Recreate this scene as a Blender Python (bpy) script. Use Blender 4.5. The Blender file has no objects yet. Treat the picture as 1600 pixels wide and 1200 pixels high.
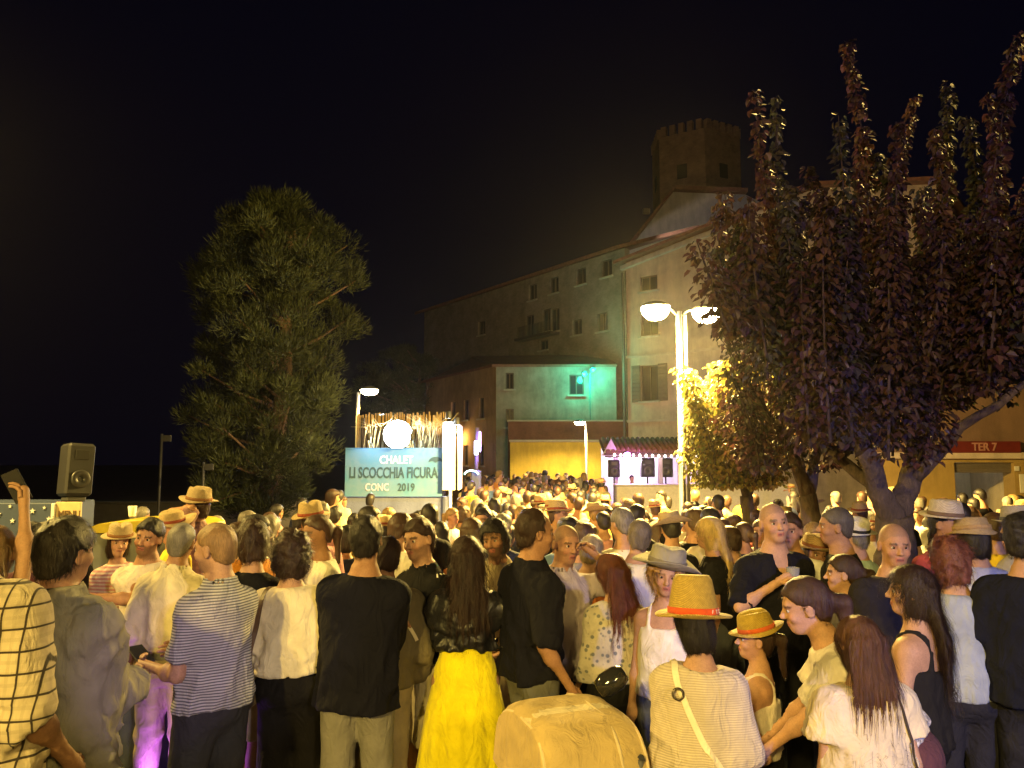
import bpy, math, random
import numpy as np
from mathutils import Vector, Matrix
R = math.radians
sc = bpy.context.scene
COL = sc.collection

# ------------------------------------------------------------------ camera
CAM_H, FPX, TAN = 1.95, 1200.0, 0.10            # eye height, focal length in photo pixels, upward tilt
TH = math.atan(TAN)
cam_d = bpy.data.cameras.new('camera'); cam = bpy.data.objects.new('camera', cam_d); COL.objects.link(cam)
cam.location = (0, 0, CAM_H); cam.rotation_euler = (math.pi/2 + TH, 0, 0)
cam_d.sensor_width = 36.0; cam_d.lens = 36.0*FPX/1600.0; cam_d.clip_start = 0.05; cam_d.clip_end = 2000
sc.camera = cam

# ------------------------------------------------------------------ night sky
w = bpy.data.worlds.new('World'); sc.world = w; w.use_nodes = True
nt = w.node_tree; bg = nt.nodes['Background']
sky = nt.nodes.new('ShaderNodeTexSky'); sky.sky_type = 'NISHITA'; sky.sun_disc = False
sky.sun_elevation = R(-4.0); sky.sun_rotation = R(200)
mixs = nt.nodes.new('ShaderNodeMixRGB'); mixs.inputs['Fac'].default_value = 0.97
nt.links.new(sky.outputs['Color'], mixs.inputs['Color1']); mixs.inputs['Color2'].default_value = (0.016, 0.014, 0.060, 1)
nt.links.new(mixs.outputs['Color'], bg.inputs['Color']); bg.inputs['Strength'].default_value = 0.062

sc.view_settings.view_transform = 'Standard'; sc.view_settings.look = 'None'
sc.view_settings.gamma = 1.0; sc.view_settings.exposure = 0.0; sc.view_settings.use_curve_mapping = False
cy = sc.cycles
cy.use_denoising = True; cy.max_bounces = 5; cy.diffuse_bounces = 2; cy.glossy_bounces = 2
cy.transmission_bounces = 4; cy.transparent_max_bounces = 6; cy.sample_clamp_indirect = 4.0
cy.caustics_reflective = False; cy.caustics_refractive = False; cy.blur_glossy = 1.0

# ------------------------------------------------------------------ placing helpers
def ray(px, py):
    cx, cyy = (px-800)/FPX, (600-py)/FPX
    return Vector((cx, math.cos(TH) - cyy*math.sin(TH), math.sin(TH) + cyy*math.cos(TH)))
def at(px, py, Y):
    d = ray(px, py); t = Y/d.y
    return Vector((d.x*t, Y, CAM_H + d.z*t))
def ground_z(Y):
    t = min(1.0, max(0.0, (Y-2.5)/7.0)); t = t*t*(3-2*t)
    return -0.36*t
rng = random.Random(7)

# ------------------------------------------------------------------ mesh helpers
def link(o, parent=None):
    COL.objects.link(o)
    if parent is not None: o.parent = parent
    return o
def tag(o, label=None, cat=None, group=None, kind=None):
    if label: o['label'] = label
    if cat: o['category'] = cat
    if group: o['group'] = group
    if kind: o['kind'] = kind
    return o
def thing(name, label, cat, loc=(0,0,0), rz=0.0, group=None, scale=1.0):
    o = bpy.data.objects.new(name, None); COL.objects.link(o); o.empty_display_size = 0.2
    o.location = loc; o.rotation_euler = (0, 0, rz); o.scale = (scale,)*3
    return tag(o, label, cat, group)
def np_mesh(name, V, Fc, smooth=True):
    """V: (n,3), Fc: list of (m,k) int arrays (k = 3 or 4)"""
    me = bpy.data.meshes.new(name)
    V = np.asarray(V, np.float32)
    if not isinstance(Fc, list): Fc = [Fc]
    Fc = [np.asarray(f, np.int32) for f in Fc if len(f)]
    loops = np.concatenate([f.ravel() for f in Fc]); sizes = np.concatenate([np.full(len(f), f.shape[1], np.int32) for f in Fc])
    starts = np.concatenate([[0], np.cumsum(sizes)[:-1]]).astype(np.int32)
    me.vertices.add(len(V)); me.vertices.foreach_set('co', V.ravel())
    me.loops.add(len(loops)); me.loops.foreach_set('vertex_index', loops)
    me.polygons.add(len(sizes)); me.polygons.foreach_set('loop_start', starts)
    me.polygons.foreach_set('use_smooth', np.full(len(sizes), smooth))
    me.update(calc_edges=True)
    return me
class MB:
    """collects verts and faces for one mesh object"""
    def __init__(s): s.v = []; s.f = []; s.sm = []
    def add(s, vs, fs, smooth=False):
        b = len(s.v); s.v += [tuple(v) for v in vs]
        s.f += [tuple(i+b for i in f) for f in fs]; s.sm += [smooth]*len(fs)
        return s
    def box(s, c, size, rz=0.0, rx=0.0, bev=0.0):
        x, y, z = size[0]/2, size[1]/2, size[2]/2
        M = Matrix.Rotation(rz, 3, 'Z') @ Matrix.Rotation(rx, 3, 'X')
        b = min(bev, x*.45, y*.45, z*.45)
        if b <= 0:
            P = [(sx*x, sy*y, sz*z) for sz in (-1,1) for sy in (-1,1) for sx in (-1,1)]
            Fs = [(0,2,3,1),(4,5,7,6),(0,1,5,4),(2,6,7,3),(0,4,6,2),(1,3,7,5)]
        else:
            P = []; idx = {}
            for sx in (-1,1):
                for sy in (-1,1):
                    for sz in (-1,1):
                        for k in range(3):
                            q = [x-b, y-b, z-b]; q[k] += b
                            idx[(sx,sy,sz,k)] = len(P); P.append((sx*q[0], sy*q[1], sz*q[2]))
            Fs = []
            for k in range(3):
                a1, a2 = (k+1)%3, (k+2)%3
                for sg in (-1,1):
                    loop = []
                    for (u,v_) in ((-1,-1),(1,-1),(1,1),(-1,1)):
                        t = [0,0,0]; t[k]=sg; t[a1]=u; t[a2]=v_; loop.append(idx[(*t,k)])
                    Fs.append(tuple(loop) if sg>0 else tuple(reversed(loop)))
                for u in (-1,1):
                    for v_ in (-1,1):
                        t0=[0,0,0]; t0[k]=-1; t0[a1]=u; t0[a2]=v_; t1=t0[:]; t1[k]=1
                        l = (idx[(*t0,a1)], idx[(*t1,a1)], idx[(*t1,a2)], idx[(*t0,a2)])
                        Fs.append(l if u*v_<0 else tuple(reversed(l)))
            for sx in (-1,1):
                for sy in (-1,1):
                    for sz in (-1,1):
                        l = tuple(idx[(sx,sy,sz,k)] for k in range(3))
                        Fs.append(l if sx*sy*sz>0 else tuple(reversed(l)))
        c = Vector(c)
        return s.add([c + M @ Vector(p) for p in P], Fs)
    def tube(s, pts, rad, n=8, cap=True, smooth=True):
        pts = [Vector(p) for p in pts]
        if not hasattr(rad, '__len__'): rad = [rad]*len(pts)
        vs = []; prev = None
        for i, p in enumerate(pts):
            d = (pts[min(i+1,len(pts)-1)] - pts[max(i-1,0)]).normalized()
            if prev is None:
                prev = d.orthogonal().normalized()
            u = (prev - d*prev.dot(d)); u = u.normalized() if u.length > 1e-6 else d.orthogonal().normalized()
            prev = u; v_ = d.cross(u)
            for k in range(n):
                a = 2*math.pi*k/n; vs.append(p + (u*math.cos(a)+v_*math.sin(a))*rad[i])
        fs = []
        for i in range(len(pts)-1):
            for k in range(n):
                k2 = (k+1)%n; fs.append((i*n+k, i*n+k2, (i+1)*n+k2, (i+1)*n+k))
        s.add(vs, fs, smooth)
        if cap:
            b = len(s.v) - len(vs); e = b + (len(pts)-1)*n
            s.f.append(tuple(b+k for k in reversed(range(n)))); s.f.append(tuple(e+k for k in range(n))); s.sm += [False, False]
        return s
    def lathe(s, prof, n=24, c=(0,0,0), M=None, warp=None, smooth=True):
        vs = []; c = Vector(c)
        for (r, z) in prof:
            for k in range(n):
                a = 2*math.pi*k/n; p = Vector((r*math.cos(a), r*math.sin(a), z))
                if warp: p = warp(p, a)
                vs.append(c + (M @ p if M is not None else p))
        fs = [(i*n+k, i*n+(k+1)%n, (i+1)*n+(k+1)%n, (i+1)*n+k) for i in range(len(prof)-1) for k in range(n)]
        return s.add(vs, fs, smooth)
    def prism(s, poly, y0, y1, axis='y'):
        n = len(poly)
        def P(p, y): return (p[0], y, p[1]) if axis == 'y' else ((y, p[0], p[1]) if axis == 'x' else (p[0], p[1], y))
        vs = [P(p, y0) for p in poly] + [P(p, y1) for p in poly]
        fs = [tuple(range(n)), tuple(reversed(range(n, 2*n)))] + [(k, n+k, n+(k+1)%n, (k+1)%n) for k in range(n)]
        return s.add(vs, fs)
    def mesh(s, name):
        me = bpy.data.meshes.new(name); me.from_pydata(s.v, [], s.f); me.update()
        me.polygons.foreach_set('use_smooth', s.sm)
        return me
    def build(s, name, mat, parent=None, loc=None, rot=None):
        me = s.mesh(name)
        import bmesh
        bm = bmesh.new(); bm.from_mesh(me); bmesh.ops.recalc_face_normals(bm, faces=bm.faces); bm.to_mesh(me); bm.free()
        if mat: me.materials.append(mat)
        o = link(bpy.data.objects.new(name, me), parent)
        if loc is not None: o.location = loc
        if rot is not None: o.rotation_euler = rot
        return o
# ------------------------------------------------------------------ solid shapes as distance fields, meshed by surface nets
f32 = np.float32
def smin(a, b, k):
    h = np.clip(0.5 + 0.5*(b-a)/k, 0, 1); return b + (a-b)*h - k*h*(1-h)
def smax(a, b, k): return -smin(-a, -b, k)
def ell(p, c, r):
    q = (p - np.asarray(c, f32))/np.asarray(r, f32); k0 = np.sqrt((q*q).sum(1)) + 1e-6
    q2 = q/np.asarray(r, f32); k1 = np.sqrt((q2*q2).sum(1)) + 1e-6
    return k0*(k0-1)/k1
def cone(p, a, b, ra, rb):
    a = np.asarray(a, f32); b = np.asarray(b, f32); ba = b-a
    t = np.clip(((p-a)@ba)/max(float(ba@ba), 1e-9), 0, 1)
    d = p - a - t[:, None]*ba
    return np.sqrt((d*d).sum(1)) - (ra + (rb-ra)*t)
def bent_cone(p, a, m, b, ra, rm, rb, k=0.02):
    return smin(cone(p, a, m, ra, rm), cone(p, m, b, rm, rb), k)
def axis_grid(lo, hi, h, lo2=None, hi2=None, h2=None):
    if h2 is None or h2 >= h: return np.arange(lo, hi + h, h, dtype=f32)
    lo2 = max(lo2, lo); hi2 = min(hi2, hi)
    a = np.arange(lo2, lo - h, -h)[::-1]; b = np.arange(lo2, hi2, h2)[1:]; c = np.arange(b[-1] + h2 if len(b) else lo2+h2, hi + h, h)
    return np.concatenate([a, b, c]).astype(f32)
CORN = np.array([(i,j,k) for i in (0,1) for j in (0,1) for k in (0,1)])
EDG = [(a,b) for a in range(8) for b in range(a+1,8) if bin(a^b).count('1') == 1]
def surface_net(f, xs, ys, zs, B=5, slack=1.35):
    nx, ny, nz = len(xs), len(ys), len(zs)
    def blocks(ax):
        n = len(ax); st = np.arange(0, n-1, B); en = np.minimum(st+B, n-1)
        return st, en, (ax[st]+ax[en])/2, (ax[en]-ax[st])/2
    bx, by, bz = blocks(xs), blocks(ys), blocks(zs)
    C = np.stack(np.meshgrid(bx[2], by[2], bz[2], indexing='ij'), -1).reshape(-1, 3).astype(f32)
    hd = np.sqrt(bx[3][:,None,None]**2 + by[3][None,:,None]**2 + bz[3][None,None,:]**2).ravel()
    fc = f(C).astype(f32); act = np.abs(fc) < hd*slack + 0.012
    sh = (len(bx[0]), len(by[0]), len(bz[0]))
    bi = np.minimum(np.arange(nx)//B, sh[0]-1); bj = np.minimum(np.arange(ny)//B, sh[1]-1); bk = np.minimum(np.arange(nz)//B, sh[2]-1)
    A = act.reshape(sh); val = fc.reshape(sh)[bi][:, bj][:, :, bk].copy()
    m = A[bi][:, bj][:, :, bk].copy()
    for ax, n in ((0,nx),(1,ny),(2,nz)):               # far corners of active blocks
        e = np.arange(0, n-1, B)[1:]
        sl = [slice(None)]*3; sl[ax] = e; sp = [slice(None)]*3; sp[ax] = e-1
        m[tuple(sl)] |= m[tuple(sp)]
    I = np.nonzero(m); P = np.stack([xs[I[0]], ys[I[1]], zs[I[2]]], 1)
    val[I] = f(P)
    S = val < 0
    cnt = np.zeros((nx-1, ny-1, nz-1), np.int8)
    for (i,j,k) in CORN: cnt += S[i:nx-1+i, j:ny-1+j, k:nz-1+k]
    cell = np.nonzero((cnt > 0) & (cnt < 8)); M = len(cell[0])
    if M == 0: return np.zeros((0,3), f32), np.zeros((0,4), np.int32)
    idx = np.full((nx-1, ny-1, nz-1), -1, np.int32); idx[cell] = np.arange(M)
    vv = np.stack([val[cell[0]+c[0], cell[1]+c[1], cell[2]+c[2]] for c in CORN], 1)
    pp = np.stack([np.stack([xs[cell[0]+c[0]], ys[cell[1]+c[1]], zs[cell[2]+c[2]]], 1) for c in CORN], 1)
    acc = np.zeros((M,3), f32); num = np.zeros(M, f32)
    for a, b in EDG:
        va, vb = vv[:,a], vv[:,b]; cr = (va < 0) != (vb < 0)
        t = np.where(cr, va/np.where(cr, va-vb, 1), 0)[:,None]
        acc += np.where(cr[:,None], pp[:,a] + (pp[:,b]-pp[:,a])*t, 0); num += cr
    V = acc/num[:,None]
    quads = []
    for ax in range(3):
        s0 = [slice(None)]*3; s1 = [slice(None)]*3; s0[ax] = slice(0,-1); s1[ax] = slice(1,None)
        a, b = S[tuple(s0)], S[tuple(s1)]; E = np.array(np.nonzero(a != b)).T
        o1, o2 = (ax+1)%3, (ax+2)%3; dims = (nx-1, ny-1, nz-1)
        ok = (E[:,o1] > 0) & (E[:,o2] > 0) & (E[:,o1] < dims[o1]) & (E[:,o2] < dims[o2]); E = E[ok]
        def cid(d1, d2):
            e = E.copy(); e[:,o1] += d1; e[:,o2] += d2; return idx[e[:,0], e[:,1], e[:,2]]
        q = np.stack([cid(-1,-1), cid(0,-1), cid(0,0), cid(-1,0)], 1)
        inside = S[E[:,0], E[:,1], E[:,2]]
        q = np.where(inside[:,None], q, q[:, ::-1]); quads.append(q)
    Q = np.concatenate(quads); Q = Q[(Q >= 0).all(1)]
    return V, Q
def wob(p, seed, k, amp=1.0):
    """cheap smooth noise, about -1..1"""
    r = np.random.RandomState(seed); out = 0
    for i in range(4):
        d = r.normal(size=3); d = d/np.linalg.norm(d)*k*(0.7+0.6*r.rand()); d2 = r.normal(size=3)*k*0.6
        out = out + np.sin(p@d.astype(f32) + r.rand()*6.28 + 1.3*np.sin(p@d2.astype(f32) + r.rand()*6.28))
    return out*(0.35*amp)
def tubes_np(chains, n=6):
    """chains: list of (pts (m,3), radii); returns verts, [quads, tris...]"""
    V = []; Q = []; T = []; base = 0
    for pts, rad in chains:
        pts = np.asarray(pts, float); m = len(pts); prev = None
        for i in range(m):
            d = pts[min(i+1,m-1)] - pts[max(i-1,0)]; d = d/(np.linalg.norm(d)+1e-9)
            if prev is None:
                prev = np.cross(d, (0.3,0.5,0.8)); prev /= np.linalg.norm(prev)
            u = prev - d*(prev@d); u /= np.linalg.norm(u)+1e-9; prev = u; v = np.cross(d,u)
            for k in range(n):
                a = 2*math.pi*k/n; V.append(pts[i] + (u*math.cos(a)+v*math.sin(a))*rad[i])
        V.append(pts[-1] + (pts[-1]-pts[-2])/(np.linalg.norm(pts[-1]-pts[-2])+1e-9)*rad[-1]*0.8)
        tip = base + m*n
        for i in range(m-1):
            for k in range(n):
                k2=(k+1)%n; Q.append((base+i*n+k, base+i*n+k2, base+(i+1)*n+k2, base+(i+1)*n+k))
        for k in range(n): T.append((base+(m-1)*n+k, base+(m-1)*n+(k+1)%n, tip))
        base = len(V)
    return np.array(V, f32), np.array(Q, np.int32), np.array(T, np.int32)
# ------------------------------------------------------------------ procedural materials
class N:
    def __init__(s, name):
        s.m = bpy.data.materials.new(name); s.m.use_nodes = True; s.t = s.m.node_tree
        s.b = s.t.nodes['Principled BSDF']
        s.out = s.t.nodes['Material Output']
    def n(s, typ, **kw):
        x = s.t.nodes.new('ShaderNode'+typ)
        for k, v in kw.items():
            if k.startswith('i_'):
                key = k[2:]; key = int(key) if key.isdigit() else key.replace('_', ' ')
                x.inputs[key].default_value = v
            else: setattr(x, k, v)
        return x
    def l(s, a, b): s.t.links.new(a, b)
    def base(s, c): s.b.inputs['Base Color'].default_value = (*c, 1)
    def set(s, **kw):
        for k, v in kw.items(): s.b.inputs[k.replace('_', ' ')].default_value = v
        return s
    def coord(s, which='Object', scale=(1,1,1), rot=(0,0,0)):
        c = s.n('TexCoord'); m = s.n('Mapping'); s.l(c.outputs[which], m.inputs['Vector'])
        m.inputs['Scale'].default_value = scale; m.inputs['Rotation'].default_value = rot
        return m.outputs['Vector']
    def noise(s, vec, scale, detail=4, rough=0.55, dist=0.0):
        x = s.n('TexNoise'); s.l(vec, x.inputs['Vector']); x.inputs['Scale'].default_value = scale
        x.inputs['Detail'].default_value = detail; x.inputs['Roughness'].default_value = rough; x.inputs['Distortion'].default_value = dist
        return x.outputs['Fac']
    def ramp(s, fac, stops, interp='LINEAR'):
        r = s.n('ValToRGB'); s.l(fac, r.inputs['Fac']); e = r.color_ramp; e.interpolation = interp
        while len(e.elements) < len(stops): e.elements.new(0.5)
        for el, (p, c) in zip(e.elements, stops):
            el.position = p; el.color = (*c, 1) if hasattr(c, '__len__') else (c, c, c, 1)
        return r.outputs['Color']
    def mix(s, fac, a, b, mode='MIX'):
        x = s.n('MixRGB', blend_type=mode)
        for sock, v in ((x.inputs['Fac'], fac), (x.inputs['Color1'], a), (x.inputs['Color2'], b)):
            if hasattr(v, 'is_linked') or hasattr(v, 'links'): s.l(v, sock)
            elif hasattr(v, '__len__'): sock.default_value = (*v, 1)
            else: sock.default_value = v
        return x.outputs['Color']
    def bump(s, h, strength, dist=0.01):
        x = s.n('Bump'); s.l(h, x.inputs['Height']); x.inputs['Strength'].default_value = strength; x.inputs['Distance'].default_value = dist
        s.l(x.outputs['Normal'], s.b.inputs['Normal']); return x
    def color(s, c): s.l(c, s.b.inputs['Base Color'])

def sv(c, k): return tuple(min(1.0, x*k) for x in c)
_cache = {}
def cached(fn):
    def g(*a, **k):
        key = (fn.__name__, repr(a), repr(sorted(k.items())))
        if key not in _cache: _cache[key] = fn(*a, **k)
        return _cache[key]
    return g

@cached
def fabric(c, pattern=None, c2=(0.02,0.02,0.025), per=0.02, rough=0.85, sheen=0.15, leather=False):
    m = N('fabric'); v = m.coord('Object')
    big = m.noise(v, 9, 3); col = m.mix(1.0, c, m.ramp(big, [(0.3, 0.82), (0.7, 1.06)]), 'MULTIPLY')
    sep = m.n('SeparateXYZ'); m.l(v, sep.inputs[0])
    def lines(sock, per, duty, soft=0.06):
        x = m.n('Math', operation='MULTIPLY'); m.l(sock, x.inputs[0]); x.inputs[1].default_value = 1/per
        fr = m.n('Math', operation='FRACT'); m.l(x.outputs[0], fr.inputs[0])
        return m.ramp(fr.outputs[0], [(0, 1), (duty, 1), (duty+soft, 0), (0.97, 0), (1, 1)])
    if pattern == 'stripe':
        col = m.mix(lines(sep.outputs[2], per, 0.42), col, c2)
    elif pattern == 'plaid':
        a = lines(sep.outputs[2], per, 0.07, 0.03); b = lines(sep.outputs[0], per*0.9, 0.07, 0.03); d = lines(sep.outputs[2], per*0.5, 0.30)
        e = lines(sep.outputs[0], per*0.45, 0.30)
        col = m.mix(m.mix(0.35, (0,0,0), d), col, sv(c, 0.62)); col = m.mix(m.mix(0.35, (0,0,0), e), col, sv(c, 0.62))
        col = m.mix(a, col, c2); col = m.mix(b, col, c2)
    elif pattern == 'floral':
        vo = m.n('TexVoronoi'); m.l(v, vo.inputs['Vector']); vo.inputs['Scale'].default_value = 26
        col = m.mix(m.ramp(vo.outputs['Distance'], [(0.25, 1), (0.38, 0)]), col, c2)
    elif pattern == 'print':      # a mottled print over the lower half
        n2 = m.noise(v, 34, 5, 0.7); lo = m.ramp(sep.outputs[2], [(0.0, 1), (1.0, 1)])
        mp = m.n('MapRange'); m.l(sep.outputs[2], mp.inputs['Value']); mp.inputs['From Min'].default_value = 1.22; mp.inputs['From Max'].default_value = 1.08
        mul = m.n('Math', operation='MULTIPLY'); m.l(m.ramp(n2, [(0.42, 0), (0.55, 1)]), mul.inputs[0]); m.l(mp.outputs[0], mul.inputs[1])
        col = m.mix(mul.outputs[0], col, c2)
    elif pattern == 'check':
        a = lines(sep.outputs[2], per, 0.5); b = lines(sep.outputs[0], per, 0.5)
        col = m.mix(m.mix(0.5, (0,0,0), a), col, c2); col = m.mix(m.mix(0.5, (0,0,0), b), col, c2)
    m.color(col); m.set(Roughness=rough)
    m.b.inputs['Sheen Weight'].default_value = 0.0 if leather else sheen*min(1.0, max(c)); m.b.inputs['Sheen Roughness'].default_value = 0.6
    fold = m.noise(m.coord('Object', (1,1,0.55)), 13, 3, 0.5, 1.2); fine = m.noise(v, 420, 2)
    mx = m.mix(0.06 if not leather else 0.02, fold, fine)
    m.bump(mx, 0.7 if not leather else 0.9, 0.030 if not leather else .02)
    m.b.inputs['Specular IOR Level'].default_value = 0.5 if leather else 0.15
    return m.m
@cached
def crowd_fabric():
    m = N('fabric'); oi = m.n('ObjectInfo'); v = m.coord('Object')
    col = m.mix(1.0, oi.outputs['Color'], m.ramp(m.noise(v, 8, 3), [(0.3, 0.75), (0.7, 1.1)]), 'MULTIPLY')
    m.color(col); m.set(Roughness=0.85); m.b.inputs['Specular IOR Level'].default_value = 0.15
    m.bump(m.noise(m.coord('Object', (1,1,0.5)), 14, 2, 0.5, 1.0), 0.6, 0.03); return m.m
@cached
def skin_mat():
    m = N('skin'); a = m.n('VertexColor'); a.layer_name = 'Col'; v = m.coord('Object')
    col = m.mix(1.0, a.outputs['Color'], m.ramp(m.noise(v, 30, 3), [(0.3, 0.88), (0.7, 1.06)]), 'MULTIPLY')
    col = m.mix(1.0, col, m.ramp(m.noise(v, 130, 3), [(.3,.86),(.7,1.08)]), 'MULTIPLY'); m.color(col); m.set(Roughness=0.6); m.b.inputs['Specular IOR Level'].default_value = 0.3
    m.bump(m.noise(v, 200, 3), 0.25, 0.004); return m.m
@cached
def hair_mat(c, curly=False):
    m = N('hair'); v = m.coord('Object', (1,1,0.08) if not curly else (1,1,1)); n1 = m.noise(v, 260 if not curly else 90, 4, 0.65, 0.4 if curly else 0.0)
    big = m.noise(m.coord('Object', (1,1,0.25)), 26, 3)
    col = m.mix(1.0, c, m.ramp(n1, [(0.3, 0.65), (0.72, 1.4)]), 'MULTIPLY'); col = m.mix(1.0, col, m.ramp(big, [(0.3, 0.7), (0.7, 1.25)]), 'MULTIPLY')
    m.color(col); m.set(Roughness=0.45); m.b.inputs['Specular IOR Level'].default_value = 0.35; m.bump(n1, 0.7, 0.008); return m.m
@cached
def plain(c, rough=0.6, metal=0.0, var=0.15, scale=12.0, bump=0.15, coat=0.0):
    m = N('surface'); v = m.coord('Object')
    n1 = m.noise(v, scale, 5, 0.6); m.color(m.mix(1.0, c, m.ramp(n1, [(0.25, 1-var), (0.75, 1+var*0.6)]), 'MULTIPLY'))
    m.set(Roughness=rough, Metallic=metal); m.bump(m.noise(v, scale*6, 3), bump, 0.006)
    if coat: m.b.inputs['Coat Weight'].default_value = coat
    return m.m
@cached
def glow(c, strength):
    m = N('lamp_glow'); m.base((0.8,0.8,0.8)); m.b.inputs['Emission Color'].default_value = (*c, 1); m.b.inputs['Emission Strength'].default_value = strength
    return m.m
@cached
def straw(c):
    m = N('straw'); v = m.coord('Object'); w1 = m.n('TexWave'); m.l(v, w1.inputs['Vector']); w1.inputs['Scale'].default_value = 60; w1.bands_direction = 'Z'
    w2 = m.n('TexWave'); m.l(v, w2.inputs['Vector']); w2.inputs['Scale'].default_value = 55; w2.bands_direction = 'DIAGONAL'
    wv = m.mix(1.0, w1.outputs['Fac'], w2.outputs['Fac'], 'MULTIPLY'); n1 = m.noise(v, 45, 4, 0.7)
    col = m.mix(1.0, c, m.ramp(wv, [(0.0, 0.62), (0.6, 1.1)]), 'MULTIPLY'); col = m.mix(1.0, col, m.ramp(n1, [(0.3, 0.75), (0.7, 1.1)]), 'MULTIPLY')
    m.color(col); m.set(Roughness=0.75); m.bump(wv, 0.7, 0.006); return m.m
# ------------------------------------------------------------------ people
def rotm(yaw=0, pitch=0, roll=0):
    return np.array(Matrix.Rotation(R(yaw), 3, 'Z') @ Matrix.Rotation(R(pitch), 3, 'X') @ Matrix.Rotation(R(roll), 3, 'Y'), dtype=f32)
TZ  = np.array([0.79,0.84,0.89,0.94,1.01,1.08,1.18,1.28,1.35,1.405,1.445,1.49], f32)
PROF = {  # half width, half depth, centre offset of the trunk at those heights
 'm': (np.array([.10,.142,.158,.159,.149,.144,.157,.170,.168,.138,.094,.060], f32), np.array([.075,.108,.118,.116,.104,.101,.108,.119,.113,.094,.076,.058], f32)),
 'f': (np.array([.10,.155,.175,.172,.142,.124,.134,.148,.143,.115,.078,.050], f32), np.array([.075,.112,.124,.118,.098,.090,.098,.112,.104,.085,.068,.048], f32))}
TY = np.array([0,-.008,-.016,-.014,-.002,.004,.002,0,-.004,-.010,-.014,-.016], f32)
def ik(S, W, l1, l2, pole):
    S = np.asarray(S, float); W = np.asarray(W, float); d = W-S; L = np.linalg.norm(d); mx = (l1+l2)*0.995
    if L > mx: W = S + d/L*mx; d = W-S; L = mx
    u = d/L; a = (l1*l1 - l2*l2 + L*L)/(2*L); h = math.sqrt(max(l1*l1-a*a, 0))
    p = np.asarray(pole, float); p = p - u*(p@u); p /= np.linalg.norm(p)+1e-9
    return S + u*a + p*h, W
class Rig:
    def __init__(s, sex='m', lean=0, twist=0, side=0, hyaw=0, hpitch=0, hroll=0, L='down', Rr='down', width=1.0, depth=1.0, belly=0.0, hs=1.0, step=0.0, poleL=None, poleR=None, legs=None):
        s.sex = sex; s.piv = np.array([0,0,.95], f32); s.hs = hs
        s.Rt = (rotm(twist) @ rotm(0, 0, side) @ rotm(0, -lean)).astype(f32)
        a, b = PROF[sex]; s.a = a*width; s.b = b*depth*(1 + belly*np.exp(-((TZ-1.08)/.1)**2)); s.yc = TY + belly*0.02
        sx = (0.163 if sex == 'm' else 0.143)*width
        s.sh = {k: s.T((sg*sx, -.008, 1.362)) for k, sg in (('L',-1),('R',1))}
        s.l1, s.l2 = (.29, .255) if sex == 'm' else (.275, .24)
        s.el, s.wr = {}, {}
        for k, sg, spec, pole in (('L',-1,L,poleL), ('R',1,Rr,poleR)):
            pdef = (sg*.16, -.9, -.3)
            if isinstance(spec, str):
                t = {'down': (sg*(sx+.070), .05, .85), 'relaxed': (sg*(sx+.07), .15, .92), 'akimbo': (sg*.19, .02, 1.03), 'front': (sg*.07, .30, 1.10),
                     'phone': (sg*.07, .34, 1.27), 'up': (sg*.24, .16, 1.98), 'chest': (sg*.02, .26, 1.22), 'face': (sg*.09, .16, 1.60), 'pocket': (sg*.2, .06, .95), 'hug': (-sg*.06,.42,1.30),
                     'cross': (-sg*.10, .19, 1.17), 'back': (sg*.06,-.16,.98)}[spec]
                if spec == 'akimbo': pdef = (sg*1.0, -.35, 0)
                if spec == 'up': pdef = (sg*1.0, .3, -.1)
                if spec == 'back': pdef = (sg*.9,-.4,0)
            else: t = spec
            s.el[k], s.wr[k] = ik(s.sh[k], np.asarray(t, float), s.l1, s.l2, pole or pdef)
        s.nb = s.T((0, -.012, 1.44)); s.Rh = rotm(hyaw, hpitch, hroll)
        s.hc = s.T((0, .004, 1.515)) + s.Rh@np.array([0,.012,.118], f32)*hs
        s.nt = s.hc + s.Rh@np.array([0,-.022,-.06], f32)*hs
        s.hip = {'L': np.array([-.088,0,.90]), 'R': np.array([.088,0,.90])}
        lg = legs or {}
        s.kn = {'L': np.array(lg.get('kL', (-.100,.03+step*.5,.49))), 'R': np.array(lg.get('kR', (.100,.03-step*.3,.49)))}
        s.an = {'L': np.array(lg.get('aL', (-.112,-.01+step,.085))), 'R': np.array(lg.get('aR', (.112,-.01-step,.085)))}
        s.nr = .058 if sex == 'm' else .047
        s.ar = (.046,.038,.029) if sex == 'm' else (.040,.033,.025)
    def T(s, p): return s.piv + s.Rt@(np.asarray(p, f32)-s.piv)
    def Ti(s, p): return (p - s.piv)@s.Rt + s.piv
    def H(s, q): return s.hc + s.Rh@(np.asarray(q, f32)*s.hs)
    def Hi(s, p): return (p - s.hc)@s.Rh/s.hs
    def trunk(s, p, e=0.0, zlo=None, flare=None, zhi=9.0):
        q = s.Ti(p); z = q[:,2]; a, b = s.a + e, s.b + e
        tz, yc = TZ, s.yc
        if flare is not None:                        # (hem height, half width, half depth): cloth hanging from the chest
            hz, ha, hb = flare; m = TZ > 1.2
            tz = np.concatenate([[hz-.02, hz+.12, 1.10], TZ[m]]).astype(f32); a = np.concatenate([[ha, (ha*2+a[6])/3, (ha+a[7]*2)/3], a[m]]); b = np.concatenate([[hb, (hb*2+b[6])/3, (hb+b[7]*2)/3], b[m]])
            yc = np.concatenate([[-.008,-.006,0], yc[m]])
        A = np.interp(z, tz, a); Bb = np.interp(z, tz, b); Yc = np.interp(z, tz, yc)
        u = np.abs(q[:,0])/A; v = np.abs(q[:,1]-Yc)/Bb
        d = ((u*u + v*v)**.5 - 1)*np.minimum(A, Bb)*0.92
        zl = (TZ[0] if flare is None else flare[0]) if zlo is None else zlo
        d = np.maximum(d, zl - z); d = np.maximum(d, z - min(1.495 + e*0.3, zhi))
        return d
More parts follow.
